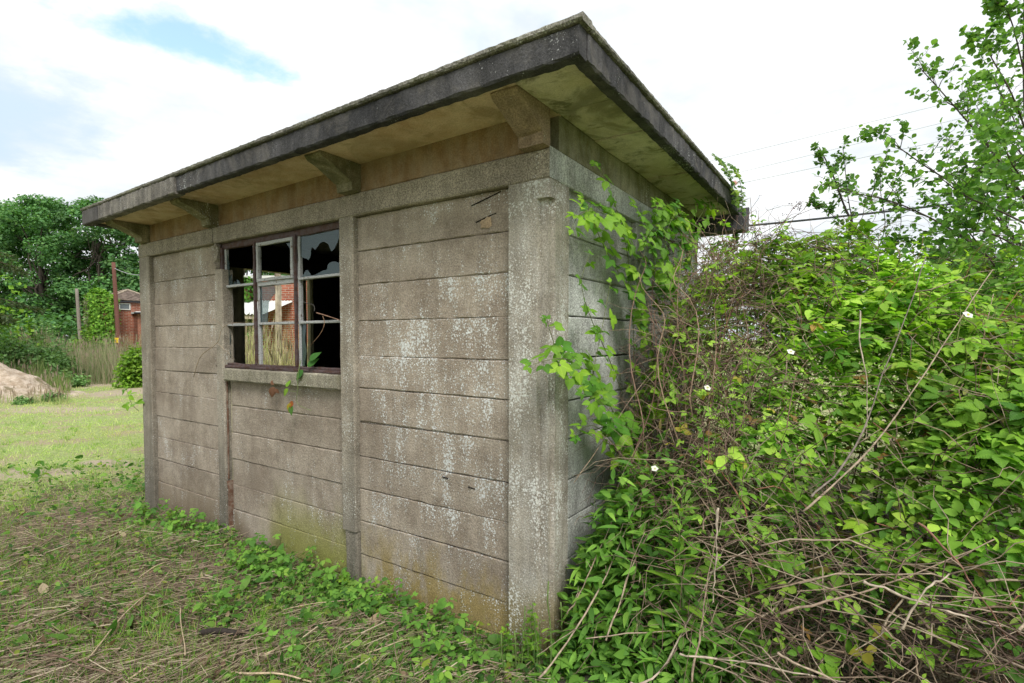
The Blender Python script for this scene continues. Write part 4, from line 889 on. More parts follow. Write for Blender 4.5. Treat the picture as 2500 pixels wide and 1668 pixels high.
s.scatter(T_BR, frame(np.array([0, 0, 1.0]) + 0.8 * R1.normal(0, 1, (n, 3)), rnddir(n, R1) * [1, 1, 0.4], R1.gamma(2.4, 0.0125, n) + 0.008) * np.array([1, 0.85, 1]), P, cols)
tag(s.obj('cut_leaves', M['leaf']), 'scattered green bramble leaves lying among the cut stalks', 'leaves', kind='stuff')
def lawn(name, label, n, d0, d1, t0, t1, cols, hgt, wid, seed, lit):
    R_ = np.random.default_rng(seed); P, d = spread(n, d0, d1, t0, t1, 0.9, R_); P = P[~inhut(P)]
    z = litterzone(P); P = P[R_.random(len(P)) < (z * lit + (1 - z)) * (0.35 + 0.65 * patchy(P, 0.9, 1.0))]
    for (x, y, rx, ry) in ((255, 935, 3.0, 1.5), (330, 955, 2.0, 1.1), (285, 1130, 0.3, 0.55), (60, 1155, 0.3, 0.9)):
        c = onplane(x, y, 2, GZ); a = (P - c) @ FW; b = (P - c) @ RT
        P = P[((a / rx) ** 2 + (b / ry) ** 2 > 0.8) | (R_.random(len(P)) < 0.12)]
    n = len(P); dd = (P - CAMP) @ FW; hh = hgt * R_.gamma(3, 0.33, n) ; wv = wid * np.maximum(1, dd / 5)
    a, b, c = basis(np.array([0, 0, 1.0]) + 0.45 * R_.normal(0, 1, (n, 3)), rnddir(n, R_))
    lc = palette(n, cols, [3, 3, 2, 2], R_=R_); dr = np.clip(2.2 * (patchy(P, 0.8, 3.0) * 0.6 + patchy(P, 2.7, 0.5) * 0.4 - 0.52), 0, 0.85)[:, None] * (lit < 0.5)
    lc = lc * (1 - dr) + np.array([0.50, 0.42, 0.27]) * dr * R_.uniform(0.8, 1.2, (n, 1))
    s = Soup(); s.scatter(T_BLADE, np.stack([a * wv[:, None], b * hh[:, None], c * hh[:, None]], -1), P, lc)
    tag(s.obj(name, M['straw'] if lit < 0 else M['leaf']), label, 'grass', kind='stuff')
lawn('lawn_grass', 'short pale green grass covering the open ground', 60000, 3.6, 24, -1.15, -0.52, [(0.31, 0.39, 0.15), (0.41, 0.46, 0.22), (0.56, 0.51, 0.34), (0.23, 0.32, 0.11)], 0.040, 0.0045, 81, 0.10)
lawn('young_grass', 'fresh green grass blades growing through the cut stalks', 52000, 1.4, 6, -1.8, 0.18, [(0.11, 0.21, 0.035), (0.16, 0.26, 0.05), (0.08, 0.16, 0.03), (0.22, 0.26, 0.08)], 0.075, 0.0028, 82, 0.75)

Rt = np.random.default_rng(83); P, d = spread(1500, 1.7, 11, -1.3, 0.15, 0.9, Rt); P = P[~inhut(P)]; P = P[Rt.random(len(P)) < 0.35 + 0.6 * (patchy(P, 1.3, 5.0) > 0.5)]
kk = np.repeat(np.arange(len(P)), 22); n = len(kk); off = Rt.normal(0, 1, (n, 3)) * [1, 1, 0]; rt_ = Rt.uniform(0.015, 0.05, len(P))[kk]; hgt_ = (Rt.uniform(0.05, 0.15, len(P))[kk] * Rt.uniform(0.5, 1.2, n))[:, None]
Q = P[kk] + off * rt_[:, None]; a, b, c = basis(np.array([0, 0, 1.0]) + 0.45 * off + 0.2 * Rt.normal(0, 1, (n, 3)), rnddir(n, Rt)); s = Soup()
s.scatter(T_BLADE, np.stack([a * 0.0032 * np.maximum(1, d.mean() / 4), b * hgt_, c * hgt_], -1), Q, palette(n, [(0.15, 0.27, 0.05), (0.22, 0.33, 0.08), (0.36, 0.34, 0.16), (0.11, 0.21, 0.04)], [3, 3, 1.2, 2], 0.2, Rt) * Rt.uniform(0.75, 1.25, len(P))[kk][:, None])
tag(s.obj('grass_tufts', M['leaf']), 'clumps of rooted grass rising through the litter', 'grass', kind='stuff')
Rc = np.random.default_rng(85); cx = np.r_[Rc.uniform(-4.5, -0.1, 16), Rc.uniform(-1.6, -0.2, 8), Rc.uniform(-3.2, -1.7, 6)]; cy = -np.abs(Rc.normal(0.10, 0.22, 30)) - 0.05; kk = Rc.integers(0, 30, 850); n = len(kk)
Q = np.stack([cx[kk] + Rc.normal(0, 0.13, n), np.minimum(cy[kk] + Rc.normal(0, 0.09, n), -0.035), np.zeros(n)], 1); Q[:, 2] = gz(Q[:, 0], Q[:, 1]) + 0.02 + 0.20 * Rc.random(n) * np.exp(-((Q[:, 0] - cx[kk]) / 0.16) ** 2); s = Soup()
compound(s, T_BR, Q, np.array([0, -0.35, 1.0]) + 0.35 * Rc.normal(0, 1, (n, 3)), rnddir(n, Rc), 0.020 + Rc.gamma(2.5, 0.0075, n), palette(n, [(0.10, 0.20, 0.045), (0.15, 0.265, 0.055), (0.065, 0.14, 0.036), (0.22, 0.33, 0.07)], [3, 3, 2, 1], 0.2, Rc))
tag(s.obj('creeping_brambles', M['leaf']), 'creeping bramble leaves heaped along the foot of the front wall', 'brambles', kind='stuff')
# single long cut stems lying in front
CUT = [((180, 1648), (420, 1385), 0.005), ((340, 1410), (405, 1372), 0.004), ((20, 1500), (390, 1330), 0.0045), ((300, 1668), (450, 1590), 0.006), ((440, 1480), (452, 1600), 0.004), ((520, 1640), (640, 1450), 0.004), ((640, 1600), (800, 1560), 0.005),
       ((560, 1640), (760, 1665), 0.006), ((215, 1330), (215, 1385), 0.003), ((0, 1395), (110, 1345), 0.004), ((690, 1490), (960, 1450), 0.003), ((150, 1190), (205, 1212), 0.004), ((225, 1185), (270, 1215), 0.004), ((840, 1620), (1000, 1560), 0.004), ((80, 1600), (260, 1640), 0.005)]
CL = ['longest pale cut stalk slanting up the litter at the near corner of the grass', 'short pale stalk pointing to the window bay', 'thin brown stalk lying across the litter farthest from the wall', 'pale cut stalk at the bottom edge below the longest one', 'bent pale stalk standing on end in the litter', 'slim cut stalk rising toward the window bay', 'dark cut stalk beside the rotten branch', 'pale cut stalk at the bottom edge below the rotten branch', 'stubby dark upright stalk in the litter', 'thin brown stalk near the outer edge of the grass',
      'long hair-thin stalk lying across the litter before the wide bay', 'dark stubble stalk past the end post, outer one', 'dark stubble stalk past the end post, inner one', 'thin stalk in the litter before the wide bay', 'pale stalk low at the outer bottom corner']
for k, (a, b, r) in enumerate(CUT):
    A = onplane(a[0], a[1], 2, GZ + 0.045); B = onplane(b[0], b[1], 2, GZ + 0.05 + 0.04 * (k % 3)); s = Soup()
    s.tube(arc(A, B, 0.012, 10, 0.012), np.linspace(r, r * 0.6, 10), 6, (0.40, 0.31, 0.21) if k % 3 != 2 else (0.13, 0.085, 0.06))
    tag(s.obj('cut_stalk', M['stem']), CL[k], 'stalk', 'cut stalks on the litter')
s = Soup(); s.tube(spline([onplane(485, 1545, 2, GZ + 0.05), onplane(540, 1540, 2, GZ + 0.07), onplane(585, 1545, 2, GZ + 0.06), onplane(660, 1530, 2, GZ + 0.04)], 14), [0.008, 0.016, 0.018, 0.018, 0.017, 0.017, 0.016, 0.016, 0.015, 0.014, 0.013, 0.011, 0.010, 0.006], 8, (0.028, 0.022, 0.018)); tag(s.obj('rotten_branch', M['stem']), 'short dark rotten branch lying in the cut litter', 'branch')
LOG = spline([onplane(1310, 1690, 2, GZ + 0.02), onplane(1420, 1655, 2, GZ + 0.10), onplane(1540, 1640, 2, GZ + 0.12), onplane(1660, 1662, 2, GZ + 0.05)], 16) - np.array([0, 0, 0.10])
s = Soup(); R_ = np.random.default_rng(9); s.tube(LOG, 0.085 + 0.012 * R_.normal(0, 1, 16), 14, (0.075, 0.060, 0.052)); tag(s.obj('fallen_log', M['stem']), 'dark weathered log half buried at the foot of the brambles', 'log')

# ------------------------------------------------------------------ the bramble thicket
TT = np.array([0.02, 0.08, 0.15, 0.20, 0.25, 0.30, 0.36, 0.45, 0.60, 0.80, 1.0, 1.4, 2.0])
ZT = np.array([0.15, 0.45, 0.72, 0.88, 1.30, 1.90, 2.12, 2.12, 2.08, 1.97, 1.86, 1.80, 1.80])
D0 = np.array([2.80, 2.70, 2.60, 2.50, 2.40, 2.32, 2.22, 2.10, 1.95, 1.70, 1.48, 1.15, 0.9])
def env(tt, d):
    d0 = np.interp(tt, TT, D0); zt = np.interp(tt, TT, ZT) + 0.07 * np.clip(d - 3.2, 0, 3) * (tt > 0.3)
    u = np.clip((d - d0) / 1.5, 0, 1)
    return np.where(d < d0, -1.0, zt * (0.10 + 0.90 * (1 - (1 - u) ** 2.0))), u
def td(P):
    v = P - CAMP; d = v @ FW; return (v @ RT) / np.maximum(d, 0.05), d
thicket = empty('bramble_thicket', polar(0.7, 3.5, GZ), 'dense mass of green brambles crowding the side of the hut', 'brambles')
TL = np.array(thicket.location)
def tchild(o): o.parent = thicket; o.matrix_parent_inverse = Matrix.Translation(-thicket.location); return o
R2 = np.random.default_rng(91)
def sample_thicket(n, d1=6.5, R_=R2, depth=0.16, t0=0.04, t1=1.35):
    P, d = spread(n, 1.0, d1, t0, t1, 0.75, R_)
    tt, d = td(P); z, u = env(tt, d)
    bump_ = 0.24 * np.sin(P[:, 0] * 3.1 + 1) * np.sin(P[:, 1] * 2.7) + 0.14 * np.sin(P[:, 0] * 6.3) * np.sin(P[:, 1] * 5.9 + 2)
    z = z + bump_ * (0.3 + u); dep = R_.exponential(depth, n); P[:, 2] = z - dep + GZ
    ok = (z > 0.05) & (P[:, 2] > GZ + 0.03) & ~((P[:, 0] < 0.06) & (P[:, 1] < 2.95))
    return P[ok], tt[ok], d[ok], u[ok], dep[ok]
BRC = [(0.125, 0.230, 0.038), (0.185, 0.310, 0.052), (0.068, 0.145, 0.030), (0.260, 0.375, 0.070), (0.33, 0.42, 0.085)]
P, tt, d, u, dep = sample_thicket(80000, depth=0.25)
zf = (P[:, 2] - GZ) / 2.0
dead = (np.abs(tt - 0.37) < 0.11) & (zf < 1.05)                    # band of bare stems close to the wall
k = R2.random(len(P)) < (0.05 + 0.95 * np.clip(zf * 1.9 - 0.25, 0, 1) * np.where(tt > 0.5, np.clip((zf * 2 - 0.40) / 0.7, 0.04, 1), 1.0)) * np.where(dead, 0.30, 1.0) * np.clip(1.15 - 0.09 * d, 0.5, 1)
P, tt, d, u, dep = P[k], tt[k], d[k], u[k], dep[k]; n = len(P)
out = unit(np.stack([-FW[0] * (1 - u) + 0 * u, -FW[1] * (1 - u), 0.9 + 0 * u], 1))
young = np.clip(1.2 - dep / 0.10, 0, 1) * np.clip(zf[k] * 2 - 1.0, 0, 1) * R2.random(n); col = palette(n, BRC, [3, 3, 2.2, 1.8, 0.9], 0.18, R2); col = col * (1 - 0.75 * young[:, None]) + np.array([0.34, 0.42, 0.09]) * 0.75 * young[:, None]  # upper outer leaves paler: young growth, with light from above put into the colour
old = R2.random(n) < 0.035; col[old] = palette(int(old.sum()), [(0.25, 0.13, 0.05), (0.33, 0.27, 0.06), (0.16, 0.09, 0.05)], [1, 1, 1], 0.2, R2)
tone = 0.70 + 0.75 * patchy(P, 2.3); s = Soup()
compound(s, T_BR, P, out * [0.6, 0.6, 1.15] + 0.33 * R2.normal(0, 1, (n, 3)), rnddir(n, R2), 0.020 + R2.gamma(2.6, 0.0095, n), col * tone[:, None])
ns = 7000; P2, tt2, d2, u2, dep2 = sample_thicket(ns, 5.5, depth=0.12); P2 = P2[(P2[:, 2] > GZ + 0.7)]; ns = len(P2)   # other weeds growing through
s.scatter(T_NAR, frame(np.array([0, 0, 1.0]) + 0.5 * R2.normal(0, 1, (ns, 3)), rnddir(ns, R2) + [0, 0, 0.4], R2.uniform(0.03, 0.09, ns)), P2, palette(ns, [(0.17, 0.28, 0.06), (0.10, 0.20, 0.05), (0.30, 0.33, 0.12), (0.24, 0.17, 0.09)], [3, 2, 1, 0.8], 0.2, R2))
tag(tchild(s.obj('foliage', M['leaf'])), kind='stuff')
print('thicket leaves', n)
for k in range(64):                                               # young shoots standing clear of the mass, each its own part
    t_ = R2.uniform(0.34, 1.15); d_ = np.interp(t_, TT, D0) + R2.uniform(0.7, 2.4); a = polar(t_, d_, 0); z_, _u = env(np.array([t_]), np.array([d_])); a[2] = GZ + float(z_[0]) - 0.25
    if a[0] < 0.2: continue
    b = a + np.array([R2.normal(0, 0.12), R2.normal(0, 0.12), R2.uniform(0.35, 0.68)]); p = arc(a, b, 0.03, 10, 0.04, R2); s = Soup(); s.tube(p, np.linspace(0.0032, 0.0012, 10), 4, (0.20, 0.22, 0.08) if k % 3 else (0.24, 0.13, 0.09))
    i_ = np.arange(4, 10); q = p[i_]; m_ = len(q); sz = np.linspace(0.062, 0.030, m_); hd = rnddir(m_, R2) * [1, 1, 0.2] + [0, 0, 0.25]
    compound(s, T_BR, q + unit(hd) * 0.03, np.array([0, 0, 1.0]) + 0.3 * R2.normal(0, 1, (m_, 3)), hd, sz, palette(m_, [(0.24, 0.36, 0.06), (0.33, 0.42, 0.09), (0.16, 0.28, 0.05)], [1, 1, 1], 0.15, R2)); tchild(s.obj('young_shoot', M['leaf']))
# fine dead twigs inside
s = Soup()
P, tt, d, u, dep = sample_thicket(4200, 4.6, depth=0.14, t1=1.1); k = (np.abs(tt - 0.42) < 0.22) | (R2.random(len(P)) < 0.5); P = P[k]
for i_ in range(len(P)):
    a = P[i_]; dr = rnddir(1, R2)[0] * R2.uniform(0.2, 0.7); dr[2] = dr[2] * 0.6
    b = a + dr
    if b[2] < GZ: b[2] = GZ + 0.02
    if b[0] < 0.06 and b[1] < 2.9: b[0] = 0.06
    c = [(0.17, 0.12, 0.085), (0.23, 0.17, 0.12), (0.11, 0.075, 0.055), (0.30, 0.24, 0.17)][R2.integers(4)]
    s.tube(arc(a, b, R2.uniform(-0.05, 0.12), 6, 0.05, R2), np.linspace(0.0022, 0.001, 6) * R2.uniform(0.7, 1.5), 3, c)
for k in range(2100):                                              # brown tangle against the far half of the side wall
    t_ = R2.uniform(0.24, 0.50); d_ = R2.uniform(2.5, 4.6); z_, _u = env(np.array([t_]), np.array([d_])); a = polar(t_, d_, GZ + max(0.3, float(z_[0])) * R2.uniform(0.35, 1.12))
    b = a + rnddir(1, R2)[0] * R2.uniform(0.2, 0.75) * np.array([1, 1, 0.8]); a[0] = max(a[0], 0.05); b[0] = max(b[0], 0.05); b[2] = max(b[2], GZ + 0.02)
    s.tube(arc(a, b, R2.uniform(0.0, 0.15), 7, 0.06, R2), np.linspace(0.0022, 0.0009, 7) * R2.uniform(0.7, 1.4), 3, [(0.20, 0.14, 0.10), (0.27, 0.20, 0.145), (0.14, 0.085, 0.07)][R2.integers(3)])
tag(tchild(s.obj('dead_twigs', M['stem'])), kind='stuff')
# main canes, each its own part
def env_point(t_, d_, dz=0.0):
    z, u = env(np.array([t_]), np.array([d_])); p = polar(t_, d_); p[2] = GZ + max(0.02, float(z[0]) + dz); return p
CANES = []
for k in range(70):
    t0 = R2.uniform(0.25, 1.15); d0 = np.interp(t0, TT, D0) + R2.uniform(0.2, 0.9); t1 = t0 + R2.normal(0, 0.22); d1 = d0 + R2.uniform(-0.5, 1.0)
    a = polar(t0, d0, GZ); d1 = max(d1, np.interp(t1, TT, D0) + 0.05); b = env_point(max(0.24, t1), d1, R2.uniform(-0.1, 0.12))
    if b[0] < 0.10 and b[1] < 3: b[0] = 0.10
    CANES.append((a, b))
for k, (a, b) in enumerate(CANES):
    s = Soup(); c = [(0.19, 0.13, 0.085), (0.25, 0.115, 0.075), (0.13, 0.15, 0.05), (0.31, 0.24, 0.165)][k % 4]
    s.tube(arc(a, b, R2.uniform(0.05, 0.30), 12, 0.035, R2), np.linspace(0.0055, 0.002, 12), 5, c); tchild(s.obj('cane', M['stem']))
# the largest leaves of the near face, each its own part
def leaf_meshes(tpl, ncol, spread_, scale_, cols, name, var=6):
    out = []
    for k in range(var):
        s = Soup(); compound(s, tpl, np.zeros((1, 3)), np.array([[0, 0, 1.0]]) + 0.12 * rng.normal(0, 1, (1, 3)), np.array([[1.0, 0, 0]]), 1.0, np.array([cols[k % len(cols)]]), spread_, scale_)
        s.tube([(-0.55, 0, -0.05), (-0.2, 0.02, 0.0), (0.10, 0, 0)], 0.016, 3, (0.12, 0.16, 0.05)); out.append(s.mesh(name))
        out[-1].materials.append(M['leafnear'])
    return out
BLEAF = leaf_meshes(T_BRN, 0, (0, 72, -72), (1, 0.85, 0.82), [(0.13, 0.25, 0.04), (0.16, 0.29, 0.045), (0.10, 0.20, 0.034)], 'leaf') + leaf_meshes(T_BRN, 0, (0, 62, -65, 118, -120), (1, 0.9, 0.88, 0.6, 0.6), [(0.14, 0.27, 0.04), (0.19, 0.32, 0.05)], 'leaf', 2)
def put_leaf(parent, p, n, h, size, meshes=BLEAF, name='leaf', inv=None):
    o = bpy.data.objects.new(name, meshes[int(rng.integers(len(meshes)))]); COL.objects.link(o)
    F = frame(np.array([n], float), np.array([h], float), np.array([size]))[0]
    W = Matrix(np.vstack([np.hstack([F, np.asarray(p, float).reshape(3, 1)]), [0, 0, 0, 1]]).tolist())
    o.parent = parent; o.matrix_parent_inverse = Matrix.Translation(-parent.location); o.matrix_basis = W
    return o
P, tt, d, u, dep = sample_thicket(9000, 3.6, R2, 0.03, 0.24, 1.2)
w_ = (0.07 + np.clip((P[:, 2] - GZ) / 1.7 - 0.22, 0, 1)) / d ** 1.3; w_ = np.where((np.abs(tt - 0.34) < 0.09), w_ * 0.35, w_); idx = R2.choice(len(P), 292, replace=False, p=w_ / w_.sum())
for i_ in idx:
    nrm = np.array([0, 0, 1.0]) - 0.40 * FW * (1 - u[i_] * 0.6) + 0.30 * R2.normal(0, 1, 3)
    put_leaf(thicket, P[i_] + np.array([0, 0, 0.03]) - FW * 0.03, nrm, rnddir(1, R2)[0] * [1, 1, 0.4], R2.uniform(0.050, 0.088))
# dry pale canes leaning out of the thicket
DC = [((1315, 1655, 2.40), (1470, 1430, 2.55), (1650, 1000, 3.0), 0.008), ((1385, 1500, 2.55), (1440, 1400, 2.6), (1560, 1150, 2.9), 0.006), ((1540, 1668, 2.2), (1640, 1590, 2.3), (1830, 1180, 2.7), 0.009),
      ((1480, 1560, 2.4), (1560, 1340, 2.6), (1660, 1180, 2.9), 0.006), ((1690, 1668, 2.1), (1720, 1500, 2.25), (1760, 1240, 2.5), 0.0075), ((1752, 1240, 2.2), (1750, 1360, 2.2), (1744, 1480, 2.2), 0.008), ((1430, 1560, 2.4), (1720, 1545, 2.35), (1800, 1562, 2.3), 0.005),
      ((1640, 1300, 2.6), (1800, 1120, 2.9), (1960, 800, 3.3), 0.006), ((1730, 1400, 2.4), (1900, 1290, 2.45), (2100, 1100, 2.6), 0.006), ((1960, 1250, 2.2), (2170, 1040, 2.3), (2420, 660, 2.5), 0.008), ((1980, 1210, 2.1), (2100, 1060, 2.3), (2270, 620, 2.6), 0.0075),
      ((2110, 1420, 1.75), (2260, 1480, 1.75), (2480, 1560, 1.7), 0.008), ((2240, 1275, 1.8), (2360, 1390, 1.75), (2490, 1560, 1.7), 0.006), ((1905, 1500, 1.9), (2150, 1440, 1.9), (2430, 1320, 1.9), 0.007), ((2200, 1540, 1.7), (2262, 1430, 1.7), (2330, 1385, 1.75), 0.007),
      ((1900, 1590, 1.9), (2060, 1668, 1.8), (2180, 1720, 1.8), 0.007), ((2150, 1530, 1.8), (2220, 1600, 1.75), (2260, 1690, 1.7), 0.005), ((1660, 1600, 2.1), (1860, 1620, 2.05), (2060, 1655, 2.0), 0.007), ((1560, 1290, 2.6), (1700, 1180, 2.7), (1860, 900, 3.0), 0.005),
      ((1400, 1180, 2.75), (1600, 900, 3.1), (1760, 760, 3.5), 0.004), ((2100, 760, 2.6), (2115, 900, 2.5), (2120, 1080, 2.45), 0.006), ((1920, 870, 2.8), (1905, 980, 2.75), (1890, 1110, 2.7), 0.005), ((1730, 1120, 2.6), (1745, 900, 2.9), (1800, 700, 3.2), 0.005), ((1655, 1050, 2.9), (1690, 860, 3.1), (1640, 640, 3.5), 0.004)]
DL = ['thick pale dry cane leaning from the corner base up into the brambles', 'short dry cane crossing the nettles beside the corner post', 'long curved dry cane sweeping up from the log', 'dry cane standing in the weeds between post and log', 'upright pale dry cane beside the tall willow-leaved weed', 'broken white dry cane hanging vertically in front of the weeds', 'thin dry stalk lying flat across the weeds above the log',
      'slim dry cane rising past the dead tangle towards the sky', 'dry cane slanting up through the middle of the thicket', 'long tan cane slanting across the thicket towards the alder', 'dark grey seed stalk slanting beside the long tan cane', 'dry cane sloping down towards the bottom corner of the thicket', 'reddish cane running down towards the bottom corner', 'dry cane crossing the dark hollow at the thicket foot', 'hooked dry cane bent over in the dark hollow',
      'pale split cane lying low under the thicket', 'short dry cane pointing down into the dark hollow', 'dry cane lying along the ground behind the log', 'dry cane rising in the nettles toward the dead tangle', 'thin dry cane arching against the side wall', 'pale stalk standing upright below the alder', 'short pale stalk standing in front of the leafy bank', 'thin brown cane rising through the dead tangle', 'thin brown cane leaning back to the wall through the dead tangle']
for k, (a, b, c, r) in enumerate(DC):
    pts = spline([at(*a), at(*b), at(*c)], 16); pts[:, 2] = np.maximum(pts[:, 2], GZ + 0.01); s = Soup(); R_ = np.random.default_rng(500 + k)
    pts = pts + 0.0035 * np.cumsum(R_.normal(0, 1, pts.shape), 0)
    for q in range(3):
        i_ = R_.integers(4, 14); e = pts[i_] + (unit(pts[i_] - pts[i_ - 2]) + 0.9 * R_.normal(0, 1, 3)) * R_.uniform(0.03, 0.16); s.tube(arc(pts[i_], e, 0.0, 5, 0.06, R_), np.linspace(r * 0.38, r * 0.15, 5), 4, (0.27, 0.21, 0.155))
    cc = [(0.31, 0.245, 0.18), (0.24, 0.18, 0.13), (0.36, 0.30, 0.235)][k % 3]
    if k == 10: cc = (0.17, 0.14, 0.12)
    if k in (12, 22, 23): cc = (0.22, 0.12, 0.085)
    s.tube(pts, 0.66 * np.linspace(r, r * 0.40, 16) * R_.uniform(0.72, 1.25, 16), 7, cc); tag(s.obj('dry_cane', M['stem']), DL[k], 'cane', 'dry canes leaning in the thicket')
# heap of criss-cross dry sticks low in the hollow
s = Soup()
for k in range(1900):
    t_ = R2.uniform(0.22, 1.25); d_ = np.interp(t_, TT, D0) + R2.uniform(-0.05, 0.8) ** 1.0; a = polar(t_, d_, GZ + 0.02 + 0.85 * R2.random() ** 1.5); an = R2.normal(YAW + 0.3, 0.8); L = R2.gamma(2.5, 0.12) + 0.08
    b = a + np.array([math.cos(an) * L, math.sin(an) * L, R2.normal(0, 0.09)]); b[2] = max(b[2], GZ + 0.01)
    if min(a[0], b[0]) < 0.08: continue
    s.tube(arc(a, b, R2.uniform(-0.02, 0.05), 5, 0.03, R2), 0.0009 + R2.gamma(2.0, 0.0007), 4, [(0.22, 0.165, 0.115), (0.15, 0.105, 0.072), (0.09, 0.06, 0.045), (0.30, 0.24, 0.175)][R2.integers(4)])
tag(tchild(s.obj('dry_sticks', M['stem'])), kind='stuff')

# ------------------------------------------------------------------ bramble shoots climbing the side wall
def shoot(label, pts, sizes, step, cols=None, r=0.003, out=np.array([1.0, -0.1, 0.35]), col=(0.13, 0.15, 0.06), cat='bramble', name='bramble_shoot', meshes=BLEAF, droop=0.35, start=0.15, group='bramble shoots climbing the hut'):
    pts = spline(pts, 24); root = empty(name, pts[0], label, cat, group); s = Soup(); s.tube(pts - pts[0], np.linspace(r, r * 0.4, 24), 5, col); s.obj('stem', M['stem'], root)
    L = np.r_[0, np.cumsum(np.linalg.norm(np.diff(pts, axis=0), axis=1))]; x = L[-1] * start; sg = 1
    while x < L[-1]:
        p = np.array([np.interp(x, L, pts[:, k]) for k in range(3)]); i_ = int(np.searchsorted(L, x).clip(1, 23)); tg = unit(pts[i_] - pts[i_ - 1]); side = unit(np.cross(tg, out)) * sg; sg = -sg
        f = x / L[-1]; sz = sizes * (1.1 - 0.55 * f ** 3) * rng.uniform(0.75, 1.15)
        h = side * 0.9 + tg * 0.4 + out * rng.uniform(0.0, 0.5) - np.array([0, 0, droop * rng.uniform(0, 1)])
        put_leaf(root, p + unit(h) * sz * 0.55, unit(out) + np.array([0, 0, 0.55]) + 0.35 * rng.normal(0, 1, 3), h, sz, meshes)
        x += step * rng.uniform(0.7, 1.3)
    put_leaf(root, pts[-1], out + 0.3 * rng.normal(0, 1, 3), pts[-1] - pts[-3], sizes * 0.45, meshes)
    return root
def wl(*pp, off=0.06):                                            # points just off the side wall
    return [onplane(x, y, 0, off + 0.02 * k) for k, (x, y) in enumerate(pp)]
shoot('tallest bramble shoot climbing the side wall with its tip under the soffit', wl((1552, 1080), (1548, 860), (1540, 690), (1520, 560), (1478, 440), (1452, 395)), 0.082, 0.080)
shoot('thin bramble shoot leaning to the lintel corner of the side wall', wl((1545, 720), (1495, 640), (1455, 560), (1432, 500), (1420, 485)), 0.070, 0.070)
shoot('arching bramble shoot with pale young leaves across the corner post', wl((1500, 1010), (1452, 930), (1390, 880), (1335, 880), (1290, 895), off=0.10), 0.072, 0.065, out=np.array([0.8, -0.7, 0.5]))
shoot('short bramble shoot with yellow tip against the corner post', wl((1420, 930), (1370, 880), (1345, 815), (1335, 780), off=0.08), 0.070, 0.07, out=np.array([0.7, -0.8, 0.5]))
shoot('upright bramble shoot with a bright yellow green crown mid wall', wl((1440, 980), (1450, 900), (1470, 800), (1490, 690), off=0.10), 0.074, 0.085)
shoot('bramble shoot rising behind the dead stems to the soffit edge', wl((1620, 800), (1600, 660), (1580, 560), (1540, 490), off=0.10), 0.084, 0.065)
shoot('bramble shoot reaching out from the wall to the roof corner', wl((1640, 760), (1660, 640), (1690, 560), (1735, 490), (1760, 445), off=0.20), 0.085, 0.055)
shoot('leafy bramble shoot hanging over the far end of the side wall', wl((1690, 700), (1670, 600), (1640, 530), (1600, 500), off=0.18), 0.085, 0.050)
shoot('low bramble shoot with broad pale leaves beside the nettles', wl((1560, 1130), (1520, 1050), (1470, 985), (1420, 960), off=0.16), 0.085, 0.06, out=np.array([0.8, -0.6, 0.5]))
shoot('small bramble sprig sprouting low on the end post', [(-4.75, -0.03, 0.88), (-4.83, -0.06, 0.95), (-4.87, -0.08, 1.05), (-4.88, -0.09, 1.12)], 0.080, 0.06, out=np.array([0.1, -1.0, 0.4]))
shoot('bramble shoot threading the planks halfway up beside the corner', wl((1520, 960), (1480, 860), (1440, 770), (1420, 690), (1440, 620), off=0.08), 0.074, 0.085)
shoot('bramble shoot hanging under the lintel near the corner post', wl((1560, 640), (1520, 560), (1470, 520), (1420, 520), (1395, 560), off=0.10), 0.082, 0.055)
shoot('bramble shoot lying against the lowest visible planks by the nettles', wl((1540, 1180), (1500, 1090), (1450, 1040), (1400, 1060), off=0.12), 0.078, 0.070)
shoot('bramble shoot crossing the middle post of the side wall', wl((1600, 900), (1570, 780), (1555, 690), (1580, 600), (1610, 545), off=0.12), 0.085, 0.045)
shoot('bramble shoot bunched under the far lintel of the side wall', wl((1660, 820), (1640, 720), (1620, 640), (1630, 560), (1660, 500), off=0.20), 0.088, 0.040)
shoot('bramble shoot spilling from the soffit down over the far planks', wl((1700, 640), (1690, 570), (1660, 530), (1610, 540), (1570, 590), off=0.16), 0.082, 0.040)
shoot('bramble shoot fanning out in front of the dead tangle', wl((1620, 1050), (1610, 950), (1640, 860), (1690, 800), off=0.30), 0.088, 0.045)
# dog rose spilling over the roof edge
ROSE = leaf_meshes(T_OVAL, 0, (0, 50, -50, 100, -100), (1, 0.9, 0.9, 0.8, 0.8), [(0.10, 0.18, 0.04), (0.15, 0.23, 0.05)], 'leaf', 4)
r_ = shoot('dog rose with small leaflets and a pink flower on the roof edge', [np.array([0.40, 2.55, 2.75]), np.array([0.41, 2.25, 2.90]), np.array([0.40, 1.95, 2.96]), np.array([0.41, 1.65, 2.93])], 0.040, 0.022, name='dog_rose', cat='rose', meshes=ROSE, out=np.array([0.9, -0.5, 0.6]), start=0.02, group='roses on the roof')
shoot('second dog rose spray trailing along the roof edge behind the flower', [np.array([0.41, 2.75, 2.72]), np.array([0.44, 2.55, 2.86]), np.array([0.43, 2.40, 2.99]), np.array([0.41, 2.15, 3.0])], 0.040, 0.022, name='dog_rose', cat='rose', meshes=ROSE, out=np.array([0.9, -0.5, 0.6]), start=0.02, group='roses on the roof')
